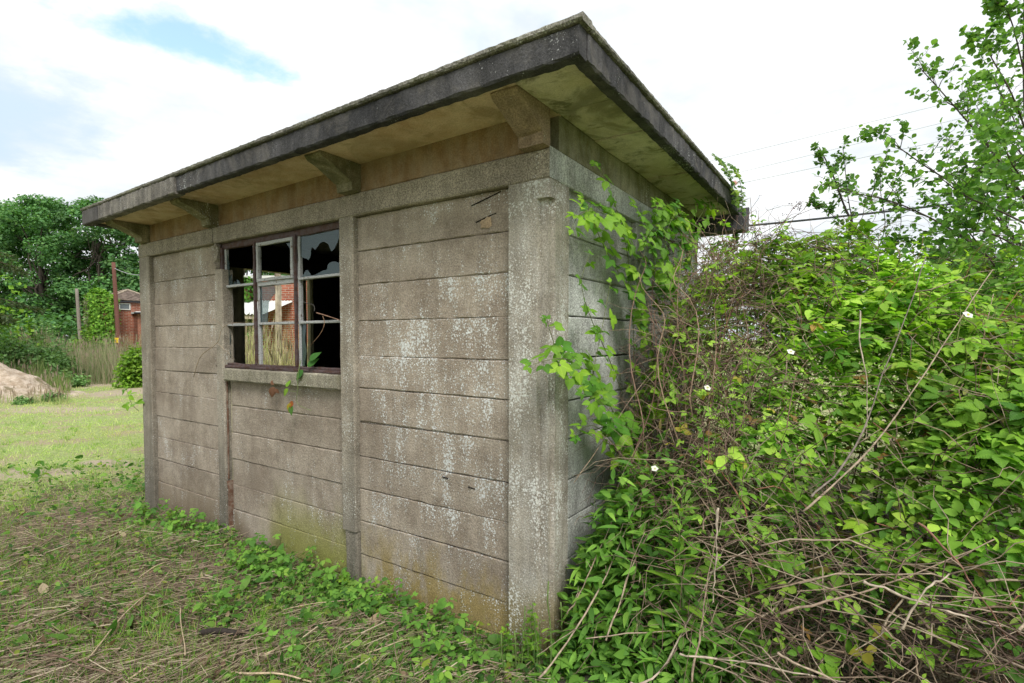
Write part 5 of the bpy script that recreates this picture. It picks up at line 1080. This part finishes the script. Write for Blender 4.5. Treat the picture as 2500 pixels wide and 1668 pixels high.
def flower(p, n, size, col, label, name, cat, group=None):
    s = Soup(); a = np.radians(np.arange(5) * 72); h = np.stack([np.cos(a), np.sin(a), 0.25 + 0 * a], 1); m_ = np.array([0, 0, 1.0]) + 0 * h
    s.scatter(T_ROUND, frame(m_ - 0.3 * h, h, np.full(5, size)), np.zeros((5, 3)), np.tile(np.array([col]), (5, 1))); v = s.mesh(name); root = empty(name, p, label, cat, group); o = link('petals', v, root, M['petal'])
    s = Soup(); s.scatter(T_QUAD, frame(rnddir(8), rnddir(8), np.full(8, size * 0.3)), rng.normal(0, size * 0.08, (8, 3)) + [0, 0, size * 0.15], np.tile(np.array([[0.5, 0.4, 0.08]]), (8, 1))); s.obj('stamens', M['leaf'], root)
    root.rotation_euler = Vector(n).to_track_quat('Z', 'Y').to_euler()
flower(at(1793, 448, 4.5), (0.3, -0.8, 0.4), 0.030, (0.75, 0.42, 0.45), 'pink dog rose flower at the end of the roof edge', 'rose_flower', 'flower')
for (x, y, d_, lb) in ((1727, 948, 2.75, 'white bramble flower nearest the dead tangle'), (1598, 1145, 2.7, 'white bramble flower low beside the nettles'), (1930, 860, 2.55, 'white bramble flower in the leafy bank'), (2362, 770, 2.1, 'white bramble flower high near the alder')):
    flower(at(x, y, d_), (-FW[0] * 0.7, -FW[1] * 0.7, 0.7), 0.020, (0.80, 0.80, 0.76), lb, 'bramble_flower', 'flower', 'white bramble flowers')

# dead stems with dried black berries
T_OCT = (np.array([(1, 0, 0), (-1, 0, 0), (0, 1, 0), (0, -1, 0), (0, 0, 1), (0, 0, -1)], float), np.array([(0, 2, 4), (2, 1, 4), (1, 3, 4), (3, 0, 4), (2, 0, 5), (1, 2, 5), (3, 1, 5), (0, 3, 5)]), np.zeros((6, 2)))
def berry_stem(label, pts, n, spread_, seed):
    R_ = np.random.default_rng(seed); pts = spline(pts, 22); root = empty('dead_berry_stem', pts[0], label, 'stem', 'dead stems with black berries'); s = Soup(); s.tube(pts - pts[0], np.linspace(0.0035, 0.0012, 22), 4, (0.15, 0.085, 0.075)); b = Soup(); B = []
    for k in range(n):
        i_ = R_.integers(8, 22); a = pts[i_] - pts[0]; e = a + rnddir(1, R_)[0] * R_.uniform(0.03, spread_) ; br = arc(a, e, 0.01, 4, 0.04, R_); s.tube(br, 0.0009, 3, (0.14, 0.09, 0.08))
        for q in range(R_.integers(2, 6)): 
            c = e + R_.normal(0, 0.012, 3); s.tube([br[2], c], 0.0006, 3, (0.14, 0.09, 0.08)); B.append(c)
    B = np.array(B); m_ = len(B); b.scatter(T_OCT, frame(rnddir(m_, R_), rnddir(m_, R_), R_.uniform(0.0028, 0.005, m_)), B, palette(m_, [(0.030, 0.018, 0.024), (0.055, 0.032, 0.030), (0.018, 0.014, 0.016)], [1, 1, 1], R_=R_))
    s.obj('stem', M['stem'], root); tag(b.obj('berries', M['stem'], root), kind='stuff')
berry_stem('dead stem arching over the thicket top hung with dry berries', [at(1640, 720, 3.3), at(1760, 620, 3.4), at(1900, 585, 3.4), at(2010, 610, 3.4), at(2095, 655, 3.4)], 34, 0.08, 1)
berry_stem('dead stem with berries standing highest against the sky', [at(1880, 640, 3.5), at(1905, 560, 3.5), at(1940, 505, 3.5), at(1962, 492, 3.5)], 10, 0.04, 2)
berry_stem('dead stem with berries beside the roof corner', [at(1700, 680, 3.6), at(1790, 600, 3.6), at(1830, 560, 3.6), at(1880, 600, 3.6)], 22, 0.07, 3)
berry_stem('dead stem with dark berries hanging on the side wall', wl((1600, 960), (1590, 800), (1600, 660), (1640, 590), off=0.14), 44, 0.13, 4)
berry_stem('dead stem with dark berries low on the side wall', wl((1560, 1060), (1540, 960), (1555, 880), (1600, 840), off=0.14), 40, 0.14, 5)
berry_stem('dead stem with berries sprawling over the bare tangle', [at(1620, 900, 3.1), at(1700, 760, 3.1), at(1800, 700, 3.1), at(1900, 690, 3.1)], 30, 0.10, 6)
berry_stem('thin dead stem with berries below the alder', [at(1960, 720, 3.2), at(2040, 640, 3.2), at(2100, 640, 3.2), at(2130, 660, 3.2)], 20, 0.06, 7)
# brown stems of the tangle between wall and thicket, picked out one by one
for k in range(34):
    x0 = R2.uniform(1540, 1850); y0 = R2.uniform(1000, 1350); d_ = R2.uniform(2.75, 3.4); x1 = x0 + R2.normal(60, 110); y1 = R2.uniform(600, 850)
    a = at(x0, y0, d_); b = at(min(max(x1, 1560), 2000), y1, d_ + R2.uniform(-0.1, 0.4)); a[0] = max(a[0], 0.08); b[0] = max(b[0], 0.08)
    s = Soup(); s.tube(arc(a, b, R2.uniform(0.0, 0.16), 14, 0.05, R2), np.linspace(0.0042, 0.0018, 14), 5, [(0.20, 0.13, 0.095), (0.27, 0.19, 0.13), (0.15, 0.085, 0.065)][k % 3])
    tchild(s.obj('dead_stem', M['stem']))

# ------------------------------------------------------------------ nettles and tall weeds at the foot of the side wall
NETTLE = []
for k in range(3):
    s = Soup(); s.scatter(T_NET, frame(np.array([[0, 0, 1.0]]), np.array([[1.0, 0, 0]]), [1.0]), np.zeros((1, 3)), np.array([[(0.065, 0.155, 0.045), (0.085, 0.185, 0.05), (0.055, 0.135, 0.04)][k]])); m_ = s.mesh('leaf'); m_.materials.append(M['leafnear']); NETTLE.append(m_)
WEED = []
for k in range(3):
    s = Soup(); s.scatter(leaf_tpl(8, 0.38, 0.135, 0.25, 0.30), frame(np.array([[0, 0, 1.0]]), np.array([[1.0, 0, 0]]), [1.0]), np.zeros((1, 3)), np.array([[(0.15, 0.27, 0.06), (0.19, 0.32, 0.07), (0.12, 0.23, 0.055)][k]])); m_ = s.mesh('leaf'); m_.materials.append(M['leafnear']); WEED.append(m_)
def herb(name, label, p, h, meshes, size, step, cat, group, lean=(0, 0), top=None, ringn=2, tilt=0.25, col=(0.10, 0.155, 0.045), seed=0):
    R_ = np.random.default_rng(seed + 7000); p = np.array(p, float); tip = p + np.array([lean[0], lean[1], h]); pts = arc(p - [0, 0, 0.02], tip, 0.0, 12, 0.015, R_); root = empty(name, p, label, cat, group)
    s = Soup(); s.tube(pts - p, np.linspace(0.0042, 0.0018, 12), 5, col); s.obj('stem', M['stem'], root); z = h * 0.12; a = R_.uniform(0, 6.28)
    while z < h:
        f = z / h; c = np.array([np.interp(f, np.linspace(0, 1, 12), pts[:, k]) for k in range(3)]); sz = size * (0.55 + 0.6 * math.sin(math.pi * min(1, f + 0.12)) ) * R_.uniform(0.8, 1.15) * (0.62 if f > 0.9 else 1)
        for q in range(ringn):
            an = a + q * 2 * math.pi / ringn + R_.normal(0, 0.2); hd = np.array([math.cos(an), math.sin(an), tilt + 0.9 * max(0, f - 0.75) - R_.uniform(0, 0.35)])
            if c[0] + hd[0] * sz < 0.02 and c[1] > 0: hd[0] = abs(hd[0])
            put_leaf(root, c + unit(hd) * 0.012, np.array([0, 0, 1.0]) - 0.5 * hd + 0.15 * R_.normal(0, 1, 3), hd, sz, meshes)
        a += 1.57 if ringn == 2 else 0.9; z += step * R_.uniform(0.8, 1.2) * (1 - 0.45 * f)
    return root
GN = 'nettles at the foot of the side wall'
NP = [(0.14, 0.34, 0.82, 'nettle closest to the corner post, tall against the side wall'), (0.20, 0.55, 0.95, 'second nettle along the side wall from the corner'), (0.15, 0.80, 1.02, 'third nettle along the side wall from the corner'), (0.30, 0.42, 0.70, 'nettle in front of the first wall nettles'), (0.32, 0.72, 0.90, 'dark nettle standing out from the side wall'), (0.14, 1.08, 1.05, 'nettle under the low bramble shoot by the wall'),
      (0.22, 0.16, 0.45, 'short nettle tucked behind the corner post base'), (0.42, 0.95, 0.95, 'nettle at the edge of the bare tangle'), (0.40, 0.25, 0.55, 'nettle among the pale stalks near the corner'), (0.52, 0.55, 0.75, 'nettle behind the tall willow-leaved weed'), (1.15, 0.55, 0.55, 'nettle in the dark hollow of the thicket'), (1.32, 0.42, 0.62, 'nettle with large toothed leaves in the thicket hollow'), (1.42, 0.60, 0.70, 'nettle behind the hooked cane')]
for k, (x, y, h, lb) in enumerate(NP): herb('nettle', lb, (x, y, float(gz(x, y))), h, NETTLE, 0.085, 0.085, 'nettle', GN, (0.03 * (k % 3 - 1), -0.03), seed=k)
GW = 'willow-leaved weeds before the thicket'
def wpos(x, y): return onplane(x, y, 2, GZ)
WP = [(1655, 1720, 1180, 'tallest willow-leaved weed standing in front of the thicket'), (1560, 1600, 1190, 'willow-leaved weed between the nettles and the tall one'), (1480, 1570, 1260, 'slim willow-leaved weed near the corner post'), (1780, 1640, 1350, 'willow-leaved weed behind the broken white cane'), (1610, 1640, 1420, 'short willow-leaved weed above the log'), (1720, 1560, 1150, 'willow-leaved weed further back among the canes'), (1850, 1600, 1230, 'willow-leaved weed on the edge of the dark hollow'),
      (1440, 1620, 1330, 'willow-leaved weed at the corner post foot'), (1530, 1540, 1120, 'pale willow-leaved weed under the white flower'), (1660, 1500, 1120, 'willow-leaved weed at the foot of the dead tangle'), (1590, 1500, 1080, 'feathery willow-leaved weed below the tangle'), (1950, 1640, 1330, 'drooping willow-leaved weed at the thicket hollow')]
for k, (x, yb, yt, lb) in enumerate(WP):
    p = wpos(x, yb); dd = (p - CAMP) @ FW; h = at(x, yt, dd)[2] - GZ
    if p[0] < 0.12: p[0] = 0.12
    p[2] = float(gz(p[0], p[1])); herb('willow_leaved_weed', lb, p, max(0.25, h), WEED, 0.135, 0.050, 'weed', GW, (0.02, -0.02), ringn=3, tilt=0.55, seed=50 + k)
# low leafy growth too dense to count between wall, log and thicket
s = Soup(); P, d = spread(19000, 2.2, 4.2, 0.05, 0.56, 0.8, R2); tt, d = td(P)
top_ = np.interp(tt, [0.05, 0.12, 0.2, 0.3, 0.4, 0.56], [0.20, 0.54, 0.80, 0.76, 0.52, 0.16]) * np.clip((d - np.interp(tt, TT, D0) + 0.35) / 0.5, 0.10, 1) * (0.6 + 0.8 * patchy(P, 3.3))
P[:, 2] += top_ * R2.random(len(P)) ** 0.7; P = P[(P[:, 0] > 0.06) & (R2.random(len(P)) < 0.75)]; n = len(P); nar = R2.random(n) < 0.55
c_ = palette(n, [(0.11, 0.22, 0.05), (0.16, 0.29, 0.06), (0.07, 0.15, 0.04), (0.23, 0.36, 0.08)], [3, 3, 2, 1.5], 0.2, R2); hd = rnddir(n, R2) * [1, 1, 0.5] + [0, 0, 0.35]; up_ = np.array([0, 0, 1.0]) + 0.45 * R2.normal(0, 1, (n, 3))
s.scatter(T_NAR, frame(up_[nar], hd[nar], R2.uniform(0.06, 0.115, int(nar.sum()))), P[nar], c_[nar]); s.scatter(T_BR, frame(up_[~nar], hd[~nar], R2.uniform(0.035, 0.075, int((~nar).sum()))), P[~nar], c_[~nar] * 0.85)
tag(s.obj('undergrowth', M['leaf']), 'dense low green weeds between the corner post, the log and the thicket', 'weeds', kind='stuff')
# low seedlings and cut shoots round the base of the hut
GS = 'seedlings along the foot of the hut'
SP = [(1240, 1600, 0.20), (1275, 1640, 0.26), (1330, 1625, 0.30), (1360, 1570, 0.36), (1305, 1660, 0.22), (1180, 1560, 0.14), (1060, 1500, 0.14), (960, 1440, 0.17), (905, 1410, 0.16), (1010, 1480, 0.12), (780, 1330, 0.12), (800, 1420, 0.10), (545, 1275, 0.14), (560, 1300, 0.10), (470, 1260, 0.13), (400, 1235, 0.10), (700, 1390, 0.12), (640, 1330, 0.10), (1120, 1590, 0.10), (300, 1190, 0.14), (250, 1200, 0.10), (335, 1180, 0.12)]
SL = ['beneath the notched corner post', 'in front of the corner post foot', 'just right of the corner post foot, tallest of its clump', 'tucked against the side of the corner post', 'lowest in the picture by the corner', 'under the last plank joint of the wide bay', 'midway along the wide bay', 'with big leaves near the broken post', 'against the broken middle post', 'in the wide bay between two larger ones', 'under the green stained plank', 'a step out from the middle post', 'clasping the rusty edged post', 'in front of the rusty edged post', 'in the narrow bay', 'at the end post foot', 'out in the litter before the window bay', 'under the window bay', 'alone in the litter before the corner', 'beyond the end post by the stubble', 'farthest out in the stubble past the end post', 'close by the end post on its outer side']
for k, (x, y, h) in enumerate(SP):
    p = wpos(x, y)
    if p[0] < 0.02 and p[1] > -0.05: p[1] = -0.06
    p[2] = float(gz(p[0], p[1])); big = k in (7, 8, 12, 14, 19)
    herb('seedling', 'small green seedling ' + SL[k], p, h, BLEAF if big or k % 3 == 0 else WEED, 0.040 if big or k % 3 == 0 else 0.060, 0.045, 'seedling', GS, (0.02, -0.03), ringn=2, tilt=0.3, seed=90 + k)
for k, (x, yb, yt) in enumerate(((1288, 1640, 1480), (1312, 1650, 1500), (1345, 1668, 1420), (1230, 1668, 1545), (1375, 1620, 1470), (1262, 1660, 1540))):
    p = wpos(x, yb); dd = (p - CAMP) @ FW; b = at(x - 6, yt, dd); s = Soup(); s.tube(arc(p, b, 0, 6, 0.02), np.linspace(0.0045, 0.0035, 6), 6, (0.11, 0.17, 0.045)); tag(s.obj('cut_green_stalk', M['stem']), 'upright cut green weed stalk ' + ('straight under the notched corner', 'second from the notched corner', 'tallest of those before the side of the corner post', 'lowest at the bottom edge', 'tucked beside the side face of the corner post', 'short, between two taller ones by the corner')[k], 'stalk', 'cut green stalks by the corner')
#@@TREES
# ------------------------------------------------------------------ alder, willow sapling and overhead cables on the far side
ALDC = [(0.105, 0.19, 0.06), (0.15, 0.245, 0.075), (0.07, 0.145, 0.05), (0.21, 0.31, 0.09)]
def leafy_tree(name, label, cat, base, trunk_pts, limbs, seed, tpl, lsize, cols, sub=9, leaves=13, tr=0.035, spreadk=0.38, bark=(0.075, 0.055, 0.050), part_leaves=0):
    """a young tree: trunk, explicit limbs, side twigs, and leaves set along every twig"""
    R_ = np.random.default_rng(seed); base = np.array(base, float); root = empty(name, base, label, cat); s = Soup()
    tp = spline(trunk_pts, 20); s.tube(tp - base, np.linspace(tr, tr * 0.3, 20), 8, bark); LP = []; LH = []
    def twig(a, b, r):
        p = arc(a, b, R_.uniform(-0.02, 0.03), 7, 0.04, R_); s.tube(p - base, np.linspace(r, r * 0.4, 7), 4, bark)
        u = np.sort(R_.uniform(0.1, 1, leaves)); i_ = (u * 6).astype(int).clip(0, 5); f = (u * 6 - i_)[:, None]; q = p[i_] * (1 - f) + p[i_ + 1] * f
        tg = unit(b - a); LP.append(q); LH.append(tg * 0.5 + rnddir(leaves, R_))
    for (pts, r) in limbs:
        lp = spline(pts, 16); r = r * 0.65; s.tube(lp - base, np.linspace(r, r * 0.3, 16), 6, bark); L = np.linalg.norm(lp[-1] - lp[0]); tg = unit(lp[-1] - lp[0])
        for k in range(sub):
            f = 0.15 + 0.85 * (k + R_.random()) / sub; i_ = int(min(15, f * 15)); a = lp[i_]; ln = L * spreadk * (1.05 - 0.65 * f) * R_.uniform(0.6, 1.2)
            sd_ = unit(rnddir(1, R_)[0] * [1, 1, 0.7] + tg * 0.75 + [0, 0, 0.25]); b = a + sd_ * ln; twig(a, b, r * 0.35)
            for q in range(2): c = a + (b - a) * R_.uniform(0.3, 0.8); twig(c, c + unit(sd_ + 0.8 * R_.normal(0, 1, 3)) * ln * 0.5, r * 0.2)
        twig(lp[10], lp[15], r * 0.3)
    LP = np.concatenate(LP); LH = np.concatenate(LH); n = len(LP)
    s.obj('trunk', M['stem'], root); f = Soup(); nn = np.array([0, 0, 0.8]) + 0.75 * R_.normal(0, 1, (n, 3))
    f.scatter(tpl, frame(nn, LH, lsize * R_.uniform(0.65, 1.2, n)), LP + unit(LH) * lsize * 0.15 - base, palette(n, cols, [3, 3, 2, 1], 0.2, R_))
    tag(f.obj('crown', M['leaf'], root), kind='stuff'); print(name, 'leaves', n)
    return root
def AT(*p): return [at(*q) for q in p]
ab = polar((2545 - 1250) / FPX, 4.0, GZ)
trunk = [ab, at(2540, 900, 4.0), at(2525, 500, 4.0), at(2505, 200, 4.0), at(2510, -150, 4.05), at(2530, -420, 4.1)]
LIMBS = [(AT((2535, 760, 4.0), (2380, 600, 3.95), (2200, 500, 3.9), (2040, 465, 3.85)), 0.014), (AT((2530, 640, 4.0), (2400, 500, 4.1), (2250, 400, 4.15), (2140, 320, 4.2)), 0.014), (AT((2525, 520, 4.0), (2430, 380, 3.8), (2330, 260, 3.75), (2245, 165, 3.7)), 0.013),
         (AT((2515, 350, 4.0), (2470, 230, 3.8), (2420, 140, 3.8), (2400, 90, 3.8)), 0.011), (AT((2505, 200, 4.0), (2480, 90, 3.9), (2460, 30, 3.9), (2440, 10, 3.9)), 0.010), (AT((2538, 850, 4.0), (2400, 760, 3.7), (2250, 690, 3.6), (2150, 660, 3.5)), 0.013),
         (AT((2535, 700, 4.0), (2420, 640, 4.4), (2300, 600, 4.6), (2190, 590, 4.7)), 0.012), (AT((2530, 560, 4.0), (2450, 520, 3.6), (2360, 480, 3.4), (2290, 430, 3.3)), 0.012), (AT((2520, 420, 4.0), (2480, 360, 4.5), (2400, 300, 4.7), (2330, 250, 4.8)), 0.012),
         (AT((2540, 900, 4.0), (2480, 800, 3.5), (2420, 740, 3.3), (2350, 700, 3.2)), 0.012), (AT((2525, 600, 4.0), (2600, 500, 3.8), (2700, 420, 3.7), (2790, 350, 3.6)), 0.012), (AT((2515, 400, 4.0), (2620, 300, 4.1), (2700, 200, 4.2), (2740, 130, 4.2)), 0.012),
         (AT((2510, -50, 4.0), (2460, -120, 3.9), (2430, -200, 3.9), (2420, -260, 3.9)), 0.010), (AT((2540, 780, 4.0), (2460, 700, 4.6), (2380, 660, 4.9), (2290, 650, 5.1)), 0.012), (AT((2538, 820, 4.0), (2450, 680, 3.8), (2360, 560, 3.7), (2300, 500, 3.7)), 0.012), (AT((2535, 760, 4.0), (2440, 700, 4.2), (2330, 640, 4.3), (2240, 620, 4.4)), 0.012), (AT((2532, 680, 4.0), (2460, 560, 4.3), (2400, 470, 4.4), (2350, 390, 4.5)), 0.012), (AT((2530, 620, 4.0), (2480, 600, 3.6), (2420, 570, 3.4), (2360, 560, 3.3)), 0.011),
         (AT((2525, 540, 4.0), (2490, 470, 4.2), (2440, 420, 4.3), (2390, 380, 4.4)), 0.011), (AT((2540, 880, 4.0), (2470, 760, 4.0), (2390, 680, 4.0), (2310, 640, 4.0)), 0.012), (AT((2536, 800, 4.0), (2500, 700, 4.4), (2450, 600, 4.6), (2420, 520, 4.7)), 0.011), (AT((2520, 450, 4.0), (2490, 330, 4.3), (2450, 240, 4.4), (2420, 190, 4.5)), 0.010), (AT((2545, 950, 4.0), (2470, 860, 4.3), (2400, 780, 4.5), (2320, 720, 4.6)), 0.012),
         (AT((2528, 480, 4.0), (2500, 440, 3.4), (2470, 400, 3.2), (2440, 330, 3.1)), 0.011)]
leafy_tree('alder_tree', 'young alder with rounded leaves rising behind the brambles at the picture edge', 'tree', ab, trunk, LIMBS, 611, T_ROUND, 0.043, ALDC, 14, 9)
wb = polar((2145 - 1250) / FPX, 4.6, GZ)
WT = [wb, at(2140, 720, 4.6), at(2105, 600, 4.6), at(2060, 500, 4.6), at(2030, 420, 4.6), at(2000, 360, 4.6)]
WLM = [(AT((2085, 560, 4.6), (2070, 480, 4.6), (2064, 420, 4.6), (2058, 355, 4.6)), 0.008), (AT((2060, 500, 4.6), (2040, 440, 4.55), (2015, 400, 4.5), (1995, 360, 4.5)), 0.008), (AT((2100, 590, 4.6), (2050, 540, 4.5), (2010, 510, 4.5), (1990, 495, 4.5)), 0.006), (AT((2120, 660, 4.6), (2160, 560, 4.7), (2150, 470, 4.7), (2150, 400, 4.7)), 0.008), (AT((2130, 690, 4.6), (2180, 620, 4.7), (2200, 540, 4.7), (2190, 470, 4.7)), 0.007), (AT((2140, 740, 4.6), (2090, 690, 4.5), (2060, 650, 4.5), (2050, 610, 4.5)), 0.006)]
leafy_tree('willow_sapling', 'slender dark stemmed sapling with small oval leaves against the sky', 'tree', wb, WT, WLM, 612, T_OVAL, 0.038, [(0.085, 0.155, 0.055), (0.12, 0.20, 0.075), (0.06, 0.12, 0.045), (0.16, 0.23, 0.09)], 8, 9, 0.014, 0.26, (0.060, 0.045, 0.045))
gb = polar((1800 - 1250) / FPX, 5.2, GZ)
leafy_tree('leafy_shrub', 'small leaved shrub rising behind the dead berry stems beyond the hut', 'shrub', gb, [gb, at(1800, 760, 5.2), at(1795, 680, 5.2), at(1790, 600, 5.2)], [(AT((1800, 760, 5.2), (1770, 680, 5.2), (1750, 620, 5.2)), 0.006), (AT((1798, 740, 5.2), (1830, 660, 5.2), (1850, 600, 5.2)), 0.006), (AT((1796, 700, 5.2), (1800, 640, 5.1), (1790, 575, 5.1)), 0.006), (AT((1800, 780, 5.2), (1880, 700, 5.2), (1930, 660, 5.2)), 0.006)], 613, T_OVAL, 0.036, ALDC, 8, 10, 0.012, 0.4)

WIRES = [((1640, 415), (2500, 205), 40, 0.013, 'highest overhead cable crossing the sky beside the hut'), ((1680, 450), (2500, 250), 40, 0.013, 'second overhead cable below the highest one'), ((1720, 465), (2500, 300), 40, 0.016, 'third overhead cable from the top'), ((1735, 535), (2500, 400), 45, 0.011, 'faint overhead cable above the thick black one'), ((1740, 565), (2500, 430), 45, 0.010, 'faintest overhead cable just over the black one')]
for (a, b, d_, r, lb) in WIRES:
    A = at(a[0], a[1], d_ + 3); B = at(b[0], b[1], d_ - 3); A2 = A + (A - B) * 0.6; B2 = B + (B - A) * 0.5; s = Soup(); s.tube(arc(A2, B2, -0.05, 24, 0.0), r * 1.35, 4, (0.42, 0.45, 0.49)); tag(s.obj('overhead_cable', M['stem']), lb, 'cable', 'overhead cables')
A = at(1738, 553, 14); B = at(2330, 487, 14); s = Soup(); s.tube(arc(A + (A - B) * 0.4, B + (B - A) * 0.8, -0.12, 24, 0.0), 0.030, 6, (0.035, 0.04, 0.045)); tag(s.obj('overhead_cable', M['stem']), 'thick black cable running from behind the roof corner to the alder', 'cable', 'overhead cables')

# ------------------------------------------------------------------ odds and ends at the window
def twigobj(pts, r, col, label, name='dry_tendril', cat='twig', group='dry tendrils at the window'):
    s = Soup(); s.tube(spline(pts, 18), np.linspace(r, r * 0.5, 18), 5, col); tag(s.obj(name, M['stem']), label, cat, group)
f_ = lambda x, y, v=-0.03: onplane(x, y, 1, v)
twigobj([f_(473, 920), f_(490, 870), f_(530, 838), f_(541, 805), f_(562, 790), f_(600, 787, 0.1)], 0.0035, (0.28, 0.22, 0.15), 'dry tendril arching out of the window over the rusty edged post')
twigobj([f_(530, 838), f_(550, 855), f_(575, 880, 0.04)], 0.0030, (0.33, 0.27, 0.20), 'short dry tendril touching the rusty window sill')
twigobj([f_(505, 775), f_(530, 785), f_(545, 800)], 0.0022, (0.24, 0.18, 0.12), 'thin dry tendril on the narrow bay')
twigobj([f_(773, 764, 0.02), f_(800, 772, 0.02), f_(830, 782, 0.03)], 0.0055, (0.22, 0.13, 0.09), 'broken brown stick poking from the window')
twigobj([f_(788, 772, 0.01), f_(792, 790, 0.01), f_(782, 815, 0.01), f_(752, 850, 0.03)], 0.0030, (0.27, 0.16, 0.10), 'curved brown tendril hanging inside the last pane')
twigobj([f_(735, 700, 0.12), f_(740, 735, 0.12), f_(765, 745, 0.12), f_(768, 760, 0.12)], 0.0045, (0.13, 0.12, 0.11), 'dark bent branch behind the last mullion')
sp = empty('hanging_sprig', f_(727, 912, -0.04), 'bramble sprig with one red leaf hanging below the window sill', 'sprig'); p0 = np.array(sp.location)
s = Soup(); s.tube(spline([f_(735, 880, 0.02), f_(728, 912, -0.04), f_(727, 950, -0.04), f_(726, 985, -0.03), f_(760, 1003, -0.03)], 18) - p0, np.linspace(0.0028, 0.0015, 18), 4, (0.14, 0.19, 0.06)); s.tube(spline([f_(727, 957, -0.04), f_(710, 955, -0.05), f_(698, 955, -0.05)], 8) - p0, 0.0014, 4, (0.14, 0.19, 0.06)); s.obj('stem', M['stem'], sp)
for (x, y, hx_, hz, sz, cc) in ((703, 950, -0.5, -0.7, 0.070, (0.17, 0.26, 0.04)), (700, 945, 0.1, 0.9, 0.06, (0.15, 0.25, 0.04)), (716, 988, -0.7, 0.1, 0.070, (0.27, 0.075, 0.025)), (708, 985, -0.05, -1.0, 0.068, (0.28, 0.20, 0.03)), (712, 990, 0.12, -1.0, 0.075, (0.075, 0.16, 0.045))):
    s = Soup(); s.scatter(T_BRN, frame(np.array([[0.1, -1.0, 0.35]]), np.array([[hx_, -0.1, hz]]), [sz]), f_(x, y, -0.05)[None] - p0, np.array([cc])); s.obj('leaf', M['leaf'], sp)
for (x, y, hx_, hz) in ((752, 895, 0.5, 0.8), (740, 905, -0.5, -0.7), (757, 880, 0.3, 0.5)):
    s = Soup(); s.scatter(T_BRN, frame(np.array([[0.1, -1.0, 0.5]]), np.array([[hx_, -0.1, hz]]), [0.095]), f_(x, y, -0.02)[None] - p0, np.array([(0.05, 0.13, 0.035)])); s.obj('leaf', M['leaf'], sp)
dl = empty('withered_leaf', f_(668, 945, -0.03), 'withered brown leaf curling under the window sill', 'leaf'); p0 = np.array(dl.location)
for (x, y, hx_, hz, sz) in ((668, 945, -0.3, -1.0, 0.085), (672, 950, 0.3, -0.3, 0.045), (664, 940, 0.2, 0.6, 0.05)):
    s = Soup(); s.scatter(T_BRN, frame(np.array([[0.6, -0.8, 0.1]]), np.array([[hx_, 0.0, hz]]), [sz]), f_(x, y, -0.03)[None] - p0, np.array([(0.15, 0.075, 0.045)])); s.obj('blade', M['straw'], dl)
